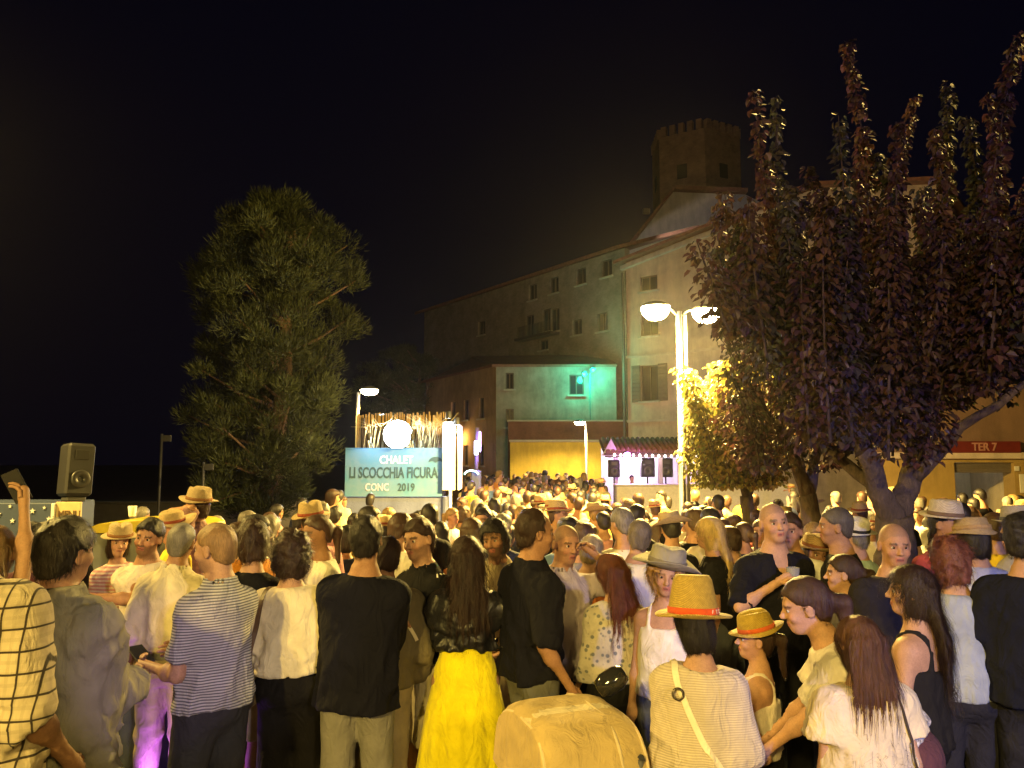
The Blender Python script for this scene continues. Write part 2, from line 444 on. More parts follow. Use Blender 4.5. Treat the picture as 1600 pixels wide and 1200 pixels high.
    def head(s, p, detail=True):
        q = s.Hi(p); f = 0.93 if s.sex == 'f' else 1.0
        d = ell(q, (0,-.012,.030), (.0755,.096,.088))
        d = smin(d, ell(q, (0,.020,-.030), (.060*f,.068,.084)), .03)
        d = smin(d, ell(q, (0,.052,-.088), (.030*f,.030,.024)), .035)
        if detail:
            d = smin(d, cone(q, (-.034,.078,.022), (.034,.078,.022), .010*f, .010*f), .018)
            qx = q.copy(); qx[:,0] = np.abs(qx[:,0])
            d = smax(d, -ell(qx, (.031,.099,.004), (.018,.015,.0095)), .012)
            d = smin(d, ell(qx, (.038,.060,-.030), (.022,.022,.020)), .02)
            d = smin(d, cone(q, (0,.086,.012), (0,.107,-.026), .007, .0125), .010)
            d = smin(d, ell(qx, (.010,.097,-.030), (.009,.010,.007)), .006)
            d = smin(d, ell(q, (0,.084,-.054), (.024,.012,.006)), .007); d = smin(d, ell(q, (0,.082,-.067), (.021,.012,.007)), .007)
            ea = ell(qx, (.079,-.010,-.004), (.010,.021,.033)); ea = smax(ea, -ell(qx, (.090,-.004,-.002), (.008,.012,.020)), .006)
            d = smin(d, ea, .008)
        return d*s.hs
    def body(s, p, detail=True):
        d = smin(s.head(p, detail), cone(p, s.nb, s.nt, s.nr*1.08, s.nr*.95), .025)
        tr = s.trunk(p); d = smin(d, tr, .045)
        for k in 'LR':
            sg = -1 if k == 'L' else 1
            d = smin(d, ell(p, s.T((sg*abs(s.Ti(s.sh[k][None])[0][0])*.80, -.012, 1.350)), (.064,.060,.056)), .07)
            d = smin(d, bent_cone(p, s.sh[k], s.el[k], s.wr[k], s.ar[0]*1.12, s.ar[1]*.95, s.ar[2]*.88), .035)
            mid = s.el[k]*.72 + s.wr[k]*.28; d = smin(d, ell(p, mid, (s.ar[1]*1.08,)*3), .03)
            hd = s.wr[k]-s.el[k]; hd = hd/np.linalg.norm(hd)
            d = smin(d, cone(p, s.wr[k]+hd*.03, s.wr[k]+hd*.075, .026, .027), .022)
            d = smin(d, bent_cone(p, s.hip[k], s.kn[k], s.an[k], .092, .056, .038), .05)
            calf = s.kn[k]*.7 + s.an[k]*.3 + np.array([0,-.018,0]); d = smin(d, ell(p, calf, (.05,.052,.11)), .04)
            d = smin(d, cone(p, s.an[k]+np.array([0,-.03,-.035]), s.an[k]+np.array([sg*.02,.15,-.05]), .038, .032), .03)
        return d
def handframe(r, k):
    d = r.wr[k]-r.el[k]; d = d/np.linalg.norm(d); sg = -1 if k == 'L' else 1
    n = np.array([-sg, .15, 0.0]); n = n - d*(n@d)
    if np.linalg.norm(n) < .2: n = np.array([0,0,-1.0]) - d*(-d[2])
    n /= np.linalg.norm(n); return d, n, np.cross(d, n)*(-sg)
def fingers(r, k, curl=0.5):
    d, n, side = handframe(r, k); W = r.wr[k]; ch = []
    root = W + d*.078
    for i, (off, ln) in enumerate(((.031,.066),(.0105,.078),(-.0105,.074),(-.031,.056))):
        p = root + side*off*.92 - d*(.012 if i in (0,3) else .004); pts = [p - d*.03, p]; ang = .25 + curl*(.5 + .08*i); dirv = d*math.cos(ang) + n*math.sin(ang) + side*off*2.0
        for seg in (.42,.32,.26):
            dirv /= np.linalg.norm(dirv); pts.append(pts[-1] + dirv*ln*seg*1.08); ang += curl*.85; dirv = d*math.cos(ang) + n*math.sin(ang) + side*off*1.4
        ch.append((pts, [.0100,.0098,.0090,.0084,.0070]))
    b = W + d*.022 + side*.018; t1 = b + (d*.6 + side*.75 + n*.35)*.032; t2 = t1 + (d*.85 + side*.25 + n*.45)*.030; t3 = t2 + (d*.9 + n*.4)*.024
    ch.append(([b - side*.01, b, t1, t2, t3], [.0125,.0130,.0118,.0102,.0080]))
    return ch
# --- hair: distance fields in the head's own frame
HCUT = (np.array([-.12,-.075,-.035,-.012,.010,.038,.062,.085,.12], f32), np.array([-.088,-.080,-.045,.022,.018,.030,.058,.066,.070], f32))
def hair_fn(r, style, seed, hat=False):
    hs = r.hs
    def base(q, e, cut=True, dz=0.0, lift=0.0):
        d = ell(q, (0,-.014,.032+lift), (.0755+e, .097+e, .089+e))
        d = smin(d, ell(q, (0,-.045,-.03), (.060+e,.055+e,.065+e)), .03)
        if cut: d = np.maximum(d, np.interp(q[:,1], *HCUT).astype(f32) + dz - q[:,2])
        return d
    def f(p):
        q = r.Hi(p)
        if style == 'buzz': d = base(q, .0045) + .0015*wob(q, seed, 160)
        elif style == 'short': d = base(q, .011, lift=.004) + .0045*wob(q, seed, 75) + .002*wob(q, seed+1, 170)
        elif style == 'thick': d = base(q, .019, lift=.008) + .006*wob(q, seed, 60) + .003*wob(q, seed+1, 150)
        elif style == 'ring': d = np.maximum(base(q, .007), np.maximum(q[:,2] - .045, q[:,1] - .045)) + .002*wob(q, seed, 120)
        elif style == 'recede': d = np.maximum(base(q, .012, lift=.002), q[:,1] - .022 - .5*np.abs(q[:,0])*0 ) + .004*wob(q, seed, 75)
        elif style in ('bob', 'curly', 'afro', 'long', 'wavy', 'pony', 'shag'):
            e = {'bob': .020, 'curly': .034, 'afro': .05, 'long': .014, 'wavy': .018, 'pony': .010, 'shag': .024}[style]
            d = base(q, e, cut=False)
            if style != 'pony':
                lo = {'bob': -.125, 'curly': -.115, 'afro': -.10, 'long': -.14, 'wavy': -.14, 'shag': -.11}[style]
                w_ = {'bob': .082, 'curly': .082, 'afro': .09, 'long': .074, 'wavy': .080, 'shag': .078}[style]
                d = smin(d, np.maximum(ell(q, (0,-.035,-.06), (w_, .072+e*.5, .10)), lo - q[:,2]), .02)
            # opening for the face
            fx = np.abs(q[:,0]); face = np.maximum(np.maximum(.028 - q[:,1], q[:,2] - .066 + fx*.35), fx - .073)
            if style == 'pony': d = np.maximum(d, np.interp(q[:,1], *HCUT).astype(f32) - q[:,2])
            else: d = smax(d, -face, .012)
            if style in ('curly', 'afro'): d = d + .010*wob(q, seed, 55) + .007*wob(q, seed+1, 110)
            elif style == 'shag': d = d + .006*wob(q, seed, 70) + .003*wob(q, seed+1, 150)
            else: d = d + .003*wob(q*np.array([1,1,.25], f32), seed, 110)
        if hat: d = np.maximum(d, q[:,2] - .050)
        return d*hs
    def tail(p):
        # long hair falls straight down whatever the head does
        c = r.H((0,-.075,-.02)); q = p - c
        Rz = rotm(math.degrees(math.atan2(-r.Rh[0,1], r.Rh[1,1]))); q = q@Rz
        if style in ('long', 'wavy'):
            L = .36 if style == 'long' else .40
            lf = np.clip(-q[:,2]/L, 0, 1.2)
            hw = .082 + .022*np.sin(np.clip(lf,0,1)*3.0) - .045*np.clip(lf-.55,0,1); th = .040 - .014*np.clip(lf,0,1)
            yc = -.010 - .050*np.clip(lf*2.2, 0, 1)
            x = q[:,0]
            if style == 'wavy': x = x + .010*np.sin(q[:,2]*38+q[:,1]*12) ; hw = hw*1.10
            d = (np.sqrt((x/hw)**2 + ((q[:,1]-yc)/th)**2) - 1)*th*.75
            jag = .020*np.sin(q[:,0]*170) + .015*np.sin(q[:,0]*67+1)
            d = np.maximum(d, np.maximum(q[:,2] - .06, -L + jag - q[:,2]))
            d = d + .0036*wob(q*np.array([1,1,.12], f32), seed+3, 130) + (.003*wob(q, seed+4, 45) if style == 'wavy' else 0)
        elif style == 'pony':
            d = bent_cone(q, np.array([0,-.02,.05]), np.array([0,-.085,.02]), np.array([.01,-.10,-.20]), .022, .034, .016, .03) + .005*wob(q, seed, 60)
        return d
    if style in ('long', 'wavy', 'pony'): return lambda p: smin(f(p), tail(p), .025)
    return f
def grad(f, P, e=.003):
    g = np.stack([f(P + np.eye(3, dtype=f32)[i]*e) - f(P - np.eye(3, dtype=f32)[i]*e) for i in range(3)], 1)
    return g/(np.linalg.norm(g, axis=1)[:,None] + 1e-9)
def strands(f, V, rig, n, length, width, seed, curl=0.0, steps=6, lift=.004):
    r = np.random.RandomState(seed); P = V[r.randint(len(V), size=n)].astype(f32)
    crown = np.asarray(rig.H((0,-.05,.12)), f32); L = length*(.5 + .8*r.rand(n))[:,None]/steps
    pts = [P]; off = r.rand(n)[:,None]*lift; ph = r.rand(n,3)*6.28
    for s_ in range(steps):
        g = grad(f, P); dirv = np.tile(np.array([0,0,-1], f32), (n,1)) + .35*(P-crown)/.12 + r.normal(size=(n,3))*(.12 + curl)
        dirv = dirv - g*(dirv*g).sum(1)[:,None]; dirv /= np.linalg.norm(dirv, axis=1)[:,None] + 1e-6
        P = (P + dirv*L).astype(f32); d = f(P)[:,None]
        P = P - grad(f, P)*np.clip((d - off*(1 + s_*.4))*.85, -.012, .012); pts.append(P.astype(f32))
    pts = np.stack(pts, 1); g = np.stack([grad(f, pts[:,i]) for i in range(steps+1)], 1)
    tan = np.gradient(pts, axis=1); side = np.cross(tan, g); side /= np.linalg.norm(side, axis=2)[:,:,None] + 1e-9
    wd = width*np.linspace(1, .15, steps+1)[None,:,None]
    A = pts - side*wd; Bv = pts + side*wd
    VV = np.stack([A, Bv], 2).reshape(n, -1, 3); m = VV.shape[1]
    q = np.array([(2*i, 2*i+1, 2*i+3, 2*i+2) for i in range(steps)]); Q = (q[None] + (np.arange(n)*m)[:,None,None]).reshape(-1,4)
    return VV.reshape(-1,3), Q
def shirt_fn(r, sleeve=.55, hem=.92, ease=.016, neck='crew', loose=.010, fold=1.0, seed=1, armease=None):
    ae = ease if armease is None else armease
    hi = float(np.interp(hem, TZ, r.a)) if hem > .93 else float(max(r.a[2:5].max(), .165))
    hb = float(np.interp(hem, TZ, r.b)) if hem > .93 else float(r.b[2:5].max())
    fl = (hem, hi + ease + loose, hb + ease + loose)
    def f(p):
        d = r.trunk(p, ease, flare=fl); q = r.Ti(p)
        for k in 'LR':
            sg = -1 if k == 'L' else 1
            if neck != 'tank':
                d = smin(d, ell(p, r.T((sg*abs(r.Ti(r.sh[k][None])[0][0])*.80, -.012, 1.350)), np.array((.064,.060,.056))+ease*.7), .07)
                S, E, W = r.sh[k], r.el[k], r.wr[k]; a0, a1, a2 = r.ar
                if sleeve <= 1:
                    e = S + (E-S)*sleeve; dv = (e-S)/np.linalg.norm(e-S)
                    sl = cone(p, S, e + dv*.03, a0*1.12+ae, a0+(a1-a0)*sleeve+ae*1.5); sl = np.maximum(sl, (p-e.astype(f32))@dv.astype(f32))
                else:
                    e = E + (W-E)*(sleeve-1); dv = (e-E)/np.linalg.norm(e-E)
                    sl = bent_cone(p, S, E, e + dv*.02, a0*1.12+ae, a1+ae*1.1, a1+(a2-a1)*(sleeve-1)+ae, .03)
                    far = np.maximum((p-e.astype(f32))@dv.astype(f32), -.5); near = np.linalg.norm(p - e.astype(f32), axis=1) < .12
                    sl = np.where(near, np.maximum(sl, far), sl)
                    be = np.exp(-((p-E.astype(f32))**2).sum(1)/.010); sl = sl + be*.006*np.sin(((p-E.astype(f32))@dv.astype(f32))*170)
                d = smin(d, sl, .035)
        # drape: creases hang from the shoulders and bunch over the waist
        w1 = q.copy(); w1[:,2] *= .45
        zf = np.clip((1.38 - q[:,2])/.35, 0.25, 1.3)
        cr = 1 - np.abs(wob(w1, seed, 26)); w2 = q.copy(); w2[:,2] *= 1.6; bun = np.exp(-((q[:,2]-hem-.10)/.10)**2)
        w3 = q.copy(); w3[:,2] = w3[:,2]*.8 + np.abs(q[:,0])*.9          # creases pulled from the armpits
        cr3 = np.clip(1 - 1.6*np.abs(wob(w3, seed+7, 38)), 0, 1)
        d = d - fold*zf*(.0135*cr*cr - .005) - fold*bun*.008*wob(w2, seed+5, 40) - fold*.0025*wob(q, seed+2, 60) - fold*.011*cr3*np.clip(wob(q, seed+9, 9)+.45, 0, 1)
        d = np.maximum(d, hem + .006*np.sin(q[:,0]*17+seed) + .004 - q[:,2])
        if neck != 'collar': d = np.maximum(d, q[:,2] - 1.458)
        nk = cone(p, r.nb + (r.nb-r.nt)*.5, r.nt + (r.nt-r.nb), r.nr + .010, r.nr + .012)
        d = np.maximum(d, -nk)
        if neck == 'scoop': d = np.maximum(d, -ell(q, (0,.0,1.50), (.105,.13,.085)))
        elif neck == 'wide': d = np.maximum(d, -ell(q, (0,-.02,1.49), (.115,.15,.060)))
        elif neck == 'vee': d = np.maximum(d, -ell(q, (0,.10,1.47), (.05,.10,.12)))
        elif neck == 'tank':
            st = np.abs(np.abs(q[:,0]) - .085) - .012; d = np.maximum(d, np.minimum(np.maximum(q[:,2]-1.47, st), q[:,2] - 1.27 - .06*(q[:,1] > 0)))
        elif neck == 'collar':
            zc = q[:,2] - 1.462 + q[:,1]*.25
            co = np.maximum(np.abs(cone(p, r.nb, r.nt, r.nr+.017, r.nr+.017)) - .005, np.abs(zc) - .026); d = np.minimum(d, co)
        return d
    return f
def trousers_fn(r, waist=1.02, end=None, ease=.012, leg=(.104,.078,.066), seed=3, fold=1.0):
    def f(p):
        d = r.trunk(p, ease, zlo=.78, zhi=waist)
        for k in 'LR':
            H, K, A = r.hip[k], r.kn[k], r.an[k]; e = A + np.array([0,0,.01]) if end is None else None
            if end is None: lg = bent_cone(p, H, K, e, *leg, .03); lg = np.maximum(lg, .055 - p[:,2])
            else:
                K2 = H + (K-H)*1.15; lg = np.maximum(cone(p, H, K2, leg[0]+.005, leg[1]+.018), end - p[:,2])
            d = smin(d, lg, .03)
        d = np.maximum(d, r.Ti(p)[:,2] - waist)
        w2 = p.copy(); w2[:,2] *= 1.5
        kz = np.exp(-((p[:,2]-.46)/.12)**2) + np.exp(-((p[:,2]-.12)/.10)**2) + .7*np.exp(-((p[:,2]-.84)/.08)**2)
        return d - fold*(.0075*kz*wob(w2, seed, 42) + .004*(1-np.abs(wob(p*np.array([1,1,.4], f32), seed+1, 30))))
    return f
def skirt_fn(r, waist=1.06, hem=.05, rad=(.30,.25), pleats=11, seed=4, shift=0.0):
    tz = np.array([hem-.02, .35, .72, .92, 1.0, 1.06, 1.12], f32)
    a = np.array([rad[0], rad[0]*.86, rad[0]*.70, .198, .186, .160, .15], f32); b = np.array([rad[1], rad[1]*.86, rad[1]*.74, .150, .135, .115, .11], f32)
    def f(p):
        A = np.interp(p[:,2], tz, a); B = np.interp(p[:,2], tz, b); th = np.arctan2(p[:,1], p[:,0])
        lo = np.clip((.98-p[:,2])/.9, 0, 1)
        k = 1 + lo*(.055*np.sin(th*pleats + 1.2*np.sin(th*3+seed)) + .03*np.sin(th*(pleats*.5)+seed*2.0+p[:,2]*2) + .02*np.sin(th*23+p[:,2]*3))
        rr = np.sqrt((p[:,0]/A)**2 + ((p[:,1]+.012)/B)**2)
        return np.maximum(np.maximum((rr-k)*np.minimum(A,B)*.8, p[:,2]-waist), hem - p[:,2])
    return f
def grid_for(lo, hi, h, r=None, hh=None):
    if r is None or hh is None: return [axis_grid(lo[i], hi[i], h) for i in range(3)]
    c = r.hc; e = .125*r.hs
    return [axis_grid(lo[i], hi[i], h, c[i]-e, c[i]+e, hh) for i in range(3)]
def ribbon(f, pts, width, mat, name, parent, off=.004, n=24, closed=False):
    """a flat strap laid on a surface along the polyline pts"""
    P = np.array(pts, float); s_ = np.concatenate([[0], np.cumsum(np.linalg.norm(np.diff(P, axis=0), axis=1))]); t = np.linspace(0, s_[-1], n)
    Q = np.stack([np.interp(t, s_, P[:,i]) for i in range(3)], 1).astype(f32)
    for _ in range(6): Q = (Q - grad(f, Q)*(f(Q)[:,None]-off)*.8).astype(f32)
    for _ in range(2): Q[1:-1] = (Q[:-2] + 2*Q[1:-1] + Q[2:])/4
    g = grad(f, Q, .012); tn = np.gradient(Q, axis=0); sd = np.cross(tn, g); sd /= np.linalg.norm(sd, axis=1)[:,None]+1e-9
    rows = [Q - sd*width/2 - g*.004, Q - sd*width/2 + g*.002, Q + sd*width/2 + g*.002, Q + sd*width/2 - g*.004]
    V = np.stack(rows, 1).reshape(-1,3); F = [(4*i+k, 4*i+(k+1)%4, 4*i+4+(k+1)%4, 4*i+4+k) for i in range(n-1) for k in range(4)]
    me = np_mesh(name, V, np.array(F), False); me.materials.append(mat); return link(bpy.data.objects.new(name, me), parent)
SKIN = {'fair': (.43,.245,.155), 'tan': (.34,.18,.105), 'dark': (.26,.135,.08)}
def skin_colors(me, V, r, tone, brow, buzz=None, beard=0.0, lip=(.34,.10,.08)):
    q = r.Hi(V); n = len(V); c = np.tile(np.array(tone, f32), (n,1)); ax = np.abs(q[:,0]); hd = (np.abs(q) < .15).all(1)
    def blend(m, col, k): c[m] = c[m]*(1-k) + np.array(col, f32)*k
    if beard > 0:
        m = hd & (q[:,2] < -.030) & (q[:,1] > -.01) & (q[:,2] > -.14) & ~((q[:,2] > -.045) & (ax < .012)); m &= ~((ax < .045) & (q[:,2] > -.040)); blend(m, brow, beard)
        m = hd & (np.abs(q[:,2]+.042) < .006) & (ax < .026) & (q[:,1] > .07); blend(m, brow, beard)
    if buzz is not None:
        m = hd & (q[:,2] > np.interp(q[:,1], *HCUT)); blend(m, buzz, .55)
    m = hd & (ax < .022) & (np.abs(q[:,2]+.060) < .0115) & (q[:,1] > .07); blend(m, lip, .75)
    m = hd & (ax < .019) & (np.abs(q[:,2]+.0605) < .0022) & (q[:,1] > .07); blend(m, (.06,.02,.02), .8)
    m = hd & (ax > .012) & (ax < .050) & (np.abs(q[:,2]-.0235+(ax-.03)**2*4) < .0058) & (q[:,1] > .05); blend(m, brow, .85)
    m = hd & (ax > .012) & (ax < .052) & (np.abs(q[:,2]-.004) < .013) & (q[:,1] > .055); blend(m, (tone[0]*.6,tone[1]*.5,tone[2]*.5), .32)  # eye socket shade painted into the skin colour
    cheek = hd & (np.abs(ax-.04) < .016) & (np.abs(q[:,2]+.028) < .016) & (q[:,1] > .05); blend(cheek, (tone[0]*1.05,tone[1]*.78,tone[2]*.75), .4)
    at_ = me.color_attributes.new('Col', 'FLOAT_COLOR', 'POINT'); full = np.ones((n,4), f32); full[:,:3] = c; at_.data.foreach_set('color', full.ravel())
def eye_objs(r, parent):
    for sg in (-1, 1):
        mb = MB(); prof = [(0.0001,-.012),(.006,-.0104),(.0104,-.006),(.012,0),(.0104,.006),(.006,.0104),(.0001,.012)]
        Mh = Matrix(r.Rh.tolist()) @ Matrix.Rotation(R(-90), 3, 'X')
        mb.lathe([(a*r.hs, b*r.hs) for a, b in prof], 12, r.H((sg*.031,.0725,.004)), Mh); o = mb.build('eye', plain((.50,.46,.42), .3, var=.03), parent)
        ir = MB(); ir.lathe([(.0075*r.hs,.0093*r.hs),(.0060*r.hs,.0112*r.hs),(.0001,.0124*r.hs)], 12, r.H((sg*.031,.0725,.004)), Mh); ir.build('iris', plain((.035,.018,.010), .15, var=.02), o)
def shoe_objs(r, mat, parent):
    for k, sg in (('L',-1),('R',1)):
        A = r.an[k]; a = A + np.array([0,-.045,-.045]); b = A + np.array([sg*.025,.165,-.052])
        def f(p):
            q = p.copy(); q[:,2] = (q[:,2]-.045)*1.15+.045
            d = smin(cone(q, a, b, .042, .038), cone(q, A + np.array([0,-.01,.0]), A + np.array([0,0,.02]), .046, .044), .03); return np.maximum(d, .002 - p[:,2])
        lo = np.minimum(a, b) - .07; hi = np.maximum(a, b) + .09
        V, Q = surface_net(f, *grid_for(lo, hi, .020)); me = np_mesh('shoe', V, Q); me.materials.append(mat); link(bpy.data.objects.new('shoe', me), parent)
def hat_obj(r, parent, kind='fedora', col=(.62,.46,.22), band=(.45,.06,.03), tilt=(0,0), mat=None, size=1.0):
    k = r.hs*size; M = Matrix(r.Rh.tolist()) @ Matrix.Rotation(R(tilt[0]), 3, 'X') @ Matrix.Rotation(R(tilt[1]), 3, 'Y'); c = r.H((0,-.012,.052))
    spec = {'fedora': (.150, .088, .118, .012), 'wide': (.185, .090, .105, .020), 'top': (.152, .078, .165, .008), 'cap': (.098, .096, .075, .0), 'bucket': (.125, .085, .085, -.03)}[kind]
    br, ct, ch, up = spec
    prof = [(.098,-.004),(br,.002),(br+.002,.006),(.101,.010),(.099,.030),((.099+ct)/2,ch*.55),(ct,ch*.88),(ct*.86,ch*.985),(ct*.5,ch*.97),(.0005,ch*.93)]
    def warp(p, a):
        rr = math.hypot(p.x, p.y); o = Vector(p); o.y *= 1.10
        if rr > .105:
            t = (rr-.10)/.06; o.z += up*t*(.6 + .9*math.cos(2*a)*-1) + .004*math.sin(3*a+1)*t
            if kind == 'bucket': o.z -= .028*t
        if kind == 'fedora' and p.z > ch*.6: o.z -= .022*max(0, 1-abs(p.x)/.04)*(p.z/ch); o.x *= 1 - .14*max(0, math.sin(a))
        if kind == 'wide' and p.z > ch*.6: o.z -= .012*max(0, 1-abs(p.x)/.05)
        return o*k
    o = MB().lathe(prof, 36, c, M, warp).build('hat', mat or straw(col), parent)
    if band is not None and kind != 'cap':
        bp = [(.1005,.011),(.1035,.012),(.1030,.036),(.0990,.037)]
        MB().lathe(bp, 36, c, M, warp).build('hat_band', fabric(band), o)
    return o, M, c, k

PEOPLE = []
def person(label, px, top, Y, heading, H=None, sex='m', rig=None, tone='fair', hair='short', hcol=(.02,.013,.010), top_=None, bottom=None, shoes=(.05,.05,.05), buzz=None, beard=0.0,
           hat=None, face=False, lod=1.0, seed=None, group=None, nstr=None, hz=None, body_off=(0,0)):
    """a standing figure whose crown of the head falls on photo pixel (px, top) at distance Y; heading 0 looks away from the camera, +90 looks left"""
    seed = seed if seed is not None else int(px*7+top) % 9973
    if Y < 5.2: Y *= 1.07
    rk = dict(rig or {}); q_ = random.Random(seed+5)
    for k_, v_ in (('side', q_.uniform(-4.5,4.5)), ('twist', q_.uniform(-11,11)), ('hroll', q_.uniform(-8,8)), ('hpitch', q_.uniform(-9,4)), ('hyaw', q_.uniform(-14,14)), ('step', q_.uniform(-.07,.07)), ('lean', q_.uniform(-2,5))): rk.setdefault(k_, v_)
    r = Rig(sex=sex, **rk)
    crown = r.H((0,-.012,.120 + (0 if hat else {'short': .010, 'thick': .022, 'curly': .028, 'bob': .014, 'shag': .020, 'wavy': .012, 'long': .010}.get(hair, 0)))); gz = ground_z(Y); P = at(px, top, Y)
    s = (P.z - gz)/float(crown[2]) if H is None else H/1.75
    off = Matrix.Rotation(R(heading), 3, 'Z') @ Vector((float(crown[0]), float(crown[1]), 0))*s
    root = thing('person', label, 'person', (P.x - off.x, P.y - off.y, gz if H is None else P.z - float(crown[2])*s), R(heading), group, s)
    L = lod
    jj = np.array([r.wr['L'], r.wr['R'], r.el['L'], r.el['R'], r.hc+.13, r.hc-.13, r.an['L'], r.an['R'], r.kn['L'], r.kn['R'], (-.21,-.14,0), (.21,.14,1.5)])
    lo = jj.min(0) - .13; hi = jj.max(0) + .13; lo[2] = -.01
    # body
    V, Q = surface_net(lambda p: r.body(p, L < 2.2), *grid_for(lo, hi, .022*max(L, .95), r, .0078*L if face else .0105*L))
    T = np.zeros((0,3), np.int32); Qs = [Q]
    if L < 1.5:
        fc = [c for k in 'LR' for c in fingers(r, k)]
        V2, Q2, T2 = tubes_np(fc); Qs.append(Q2 + len(V)); T = T2 + len(V); V = np.concatenate([V, V2])
    me = np_mesh('body', V, Qs + [T]); me.materials.append(skin_mat())
    tn = SKIN[tone]; vr = random.Random(seed).uniform(.88, 1.1); tn = tuple(x*vr for x in tn)
    skin_colors(me, V.astype(f32), r, tn, hcol if hcol[0] < .3 else sv(hcol, .5), buzz, beard)
    link(bpy.data.objects.new('body', me), root)
    if face: eye_objs(r, root)
    fns = {}
    if bottom:
        bd = dict(bottom); mt = bd.pop('mat'); kind = bd.pop('kind', 'trousers')
        f = skirt_fn(r, **bd) if kind == 'skirt' else trousers_fn(r, seed=seed, **bd)
        ex = .36 if kind == 'skirt' else .13
        V, Q = surface_net(f, *grid_for(np.array([min(-ex-.1, lo[0]), min(lo[1], -ex), -.01]), np.array([max(ex+.1, hi[0]), max(ex, r.kn['L'][1]+.16, r.kn['R'][1]+.16), 1.16]), .018*L if kind != 'skirt' else .013*L))
        me = np_mesh(kind, V, Q); me.materials.append(mt); link(bpy.data.objects.new(kind, me), root); fns['bottom'] = f
    if shoes and L < 1.7: shoe_objs(r, plain(shoes, .5), root)
    if top_:
        td = dict(top_); mt = td.pop('mat'); nm = td.pop('name', 'shirt'); f = shirt_fn(r, seed=seed, **td); fns['top'] = f
        l2 = lo.copy() - .03; l2[2] = max(td.get('hem', .92) - .16, 0); h2 = hi.copy() + .03
        V, Q = surface_net(f, *grid_for(l2, h2, .0135*L)); me = np_mesh(nm, V, Q); me.materials.append(mt); fns['shirt_obj'] = link(bpy.data.objects.new(nm, me), root)
    if hair:
        f = hair_fn(r, hair, seed, bool(hat)); c = r.hc; e = .19*r.hs; dn = .50 if hair in ('long','wavy') else (.36 if hair == 'pony' else .19)
        V, Q = surface_net(f, *grid_for(c - np.array([e,e+.08,dn]), c + np.array([e,e,e]), .0095*L))
        curly = hair in ('curly','afro','shag','wavy')
        ns = nstr if nstr is not None else {'buzz': 0, 'ring': 150, 'short': 700, 'thick': 800, 'recede': 600, 'bob': 900, 'curly': 1300, 'afro': 1300, 'long': 2000, 'wavy': 2000, 'pony': 150, 'shag': 1000}[hair]
        Qs = [Q]
        if ns and L < 1.7 and len(V):
            ln = {'short': .05, 'thick': .06, 'ring': .03, 'recede': .05, 'bob': .13, 'curly': .07, 'afro': .07, 'long': .30, 'wavy': .22, 'pony': .12, 'shag': .10}[hair]
            V0 = V[r.Hi(V.astype(f32))[:,2] < .03] if hat else V
            V2, Q2 = strands(f, V0, r, int(ns/L), ln, .0014 if hair in ('short','thick','recede','ring') else .0014, seed, .7 if hair in ('curly','afro') else (.35 if curly else .05), 6 if hair != 'long' else 9, .014 if curly else .006)
            Qs.append(Q2 + len(V)); V = np.concatenate([V, V2])
        if len(V):
            me = np_mesh('hair', V, Qs); me.materials.append(hair_mat(hcol, curly)); link(bpy.data.objects.new('hair', me), root)
    if hat: hat_obj(r, root, **hat)
    PEOPLE.append((root, round(s*1.75, 2)))
    return root, r, fns
# ------------------------------------------------------------------ the ground
def build_ground():
    ys = [-30,-6] + [i*.5 for i in range(-4, 24)] + [14,18,24,32,44,60,90,150,400]; xs = [-300,-80,-30,-14,-7,-3,0,3,7,14,30,80,300]
    V = [(x, y, ground_z(y)) for y in ys for x in xs]; n = len(xs)
    F = [(j*n+i, j*n+i+1, (j+1)*n+i+1, (j+1)*n+i) for j in range(len(ys)-1) for i in range(n-1)]
    m = N('paving'); v = m.coord('Object'); br = m.n('TexBrick'); m.l(v, br.inputs['Vector']); br.inputs['Scale'].default_value = 2.2; br.inputs['Mortar Size'].default_value = .012
    br.inputs['Color1'].default_value = (.15,.13,.11,1); br.inputs['Color2'].default_value = (.20,.17,.14,1); br.inputs['Mortar'].default_value = (.07,.06,.055,1)
    c = m.mix(1.0, br.outputs['Color'], m.ramp(m.noise(v, 3, 6, .65), [(.3,.55),(.7,1.15)]), 'MULTIPLY')
    c = m.mix(m.ramp(m.noise(v, 1.4, 4), [(.55,0),(.62,.5)]), c, (.05,.045,.04)); m.color(c); m.set(Roughness=.75); m.bump(m.noise(v, 60, 4), .4, .01)
    me = np_mesh('ground', V, np.array(F), True); me.materials.append(m.m); return tag(link(bpy.data.objects.new('ground', me)), kind='structure')
build_ground()

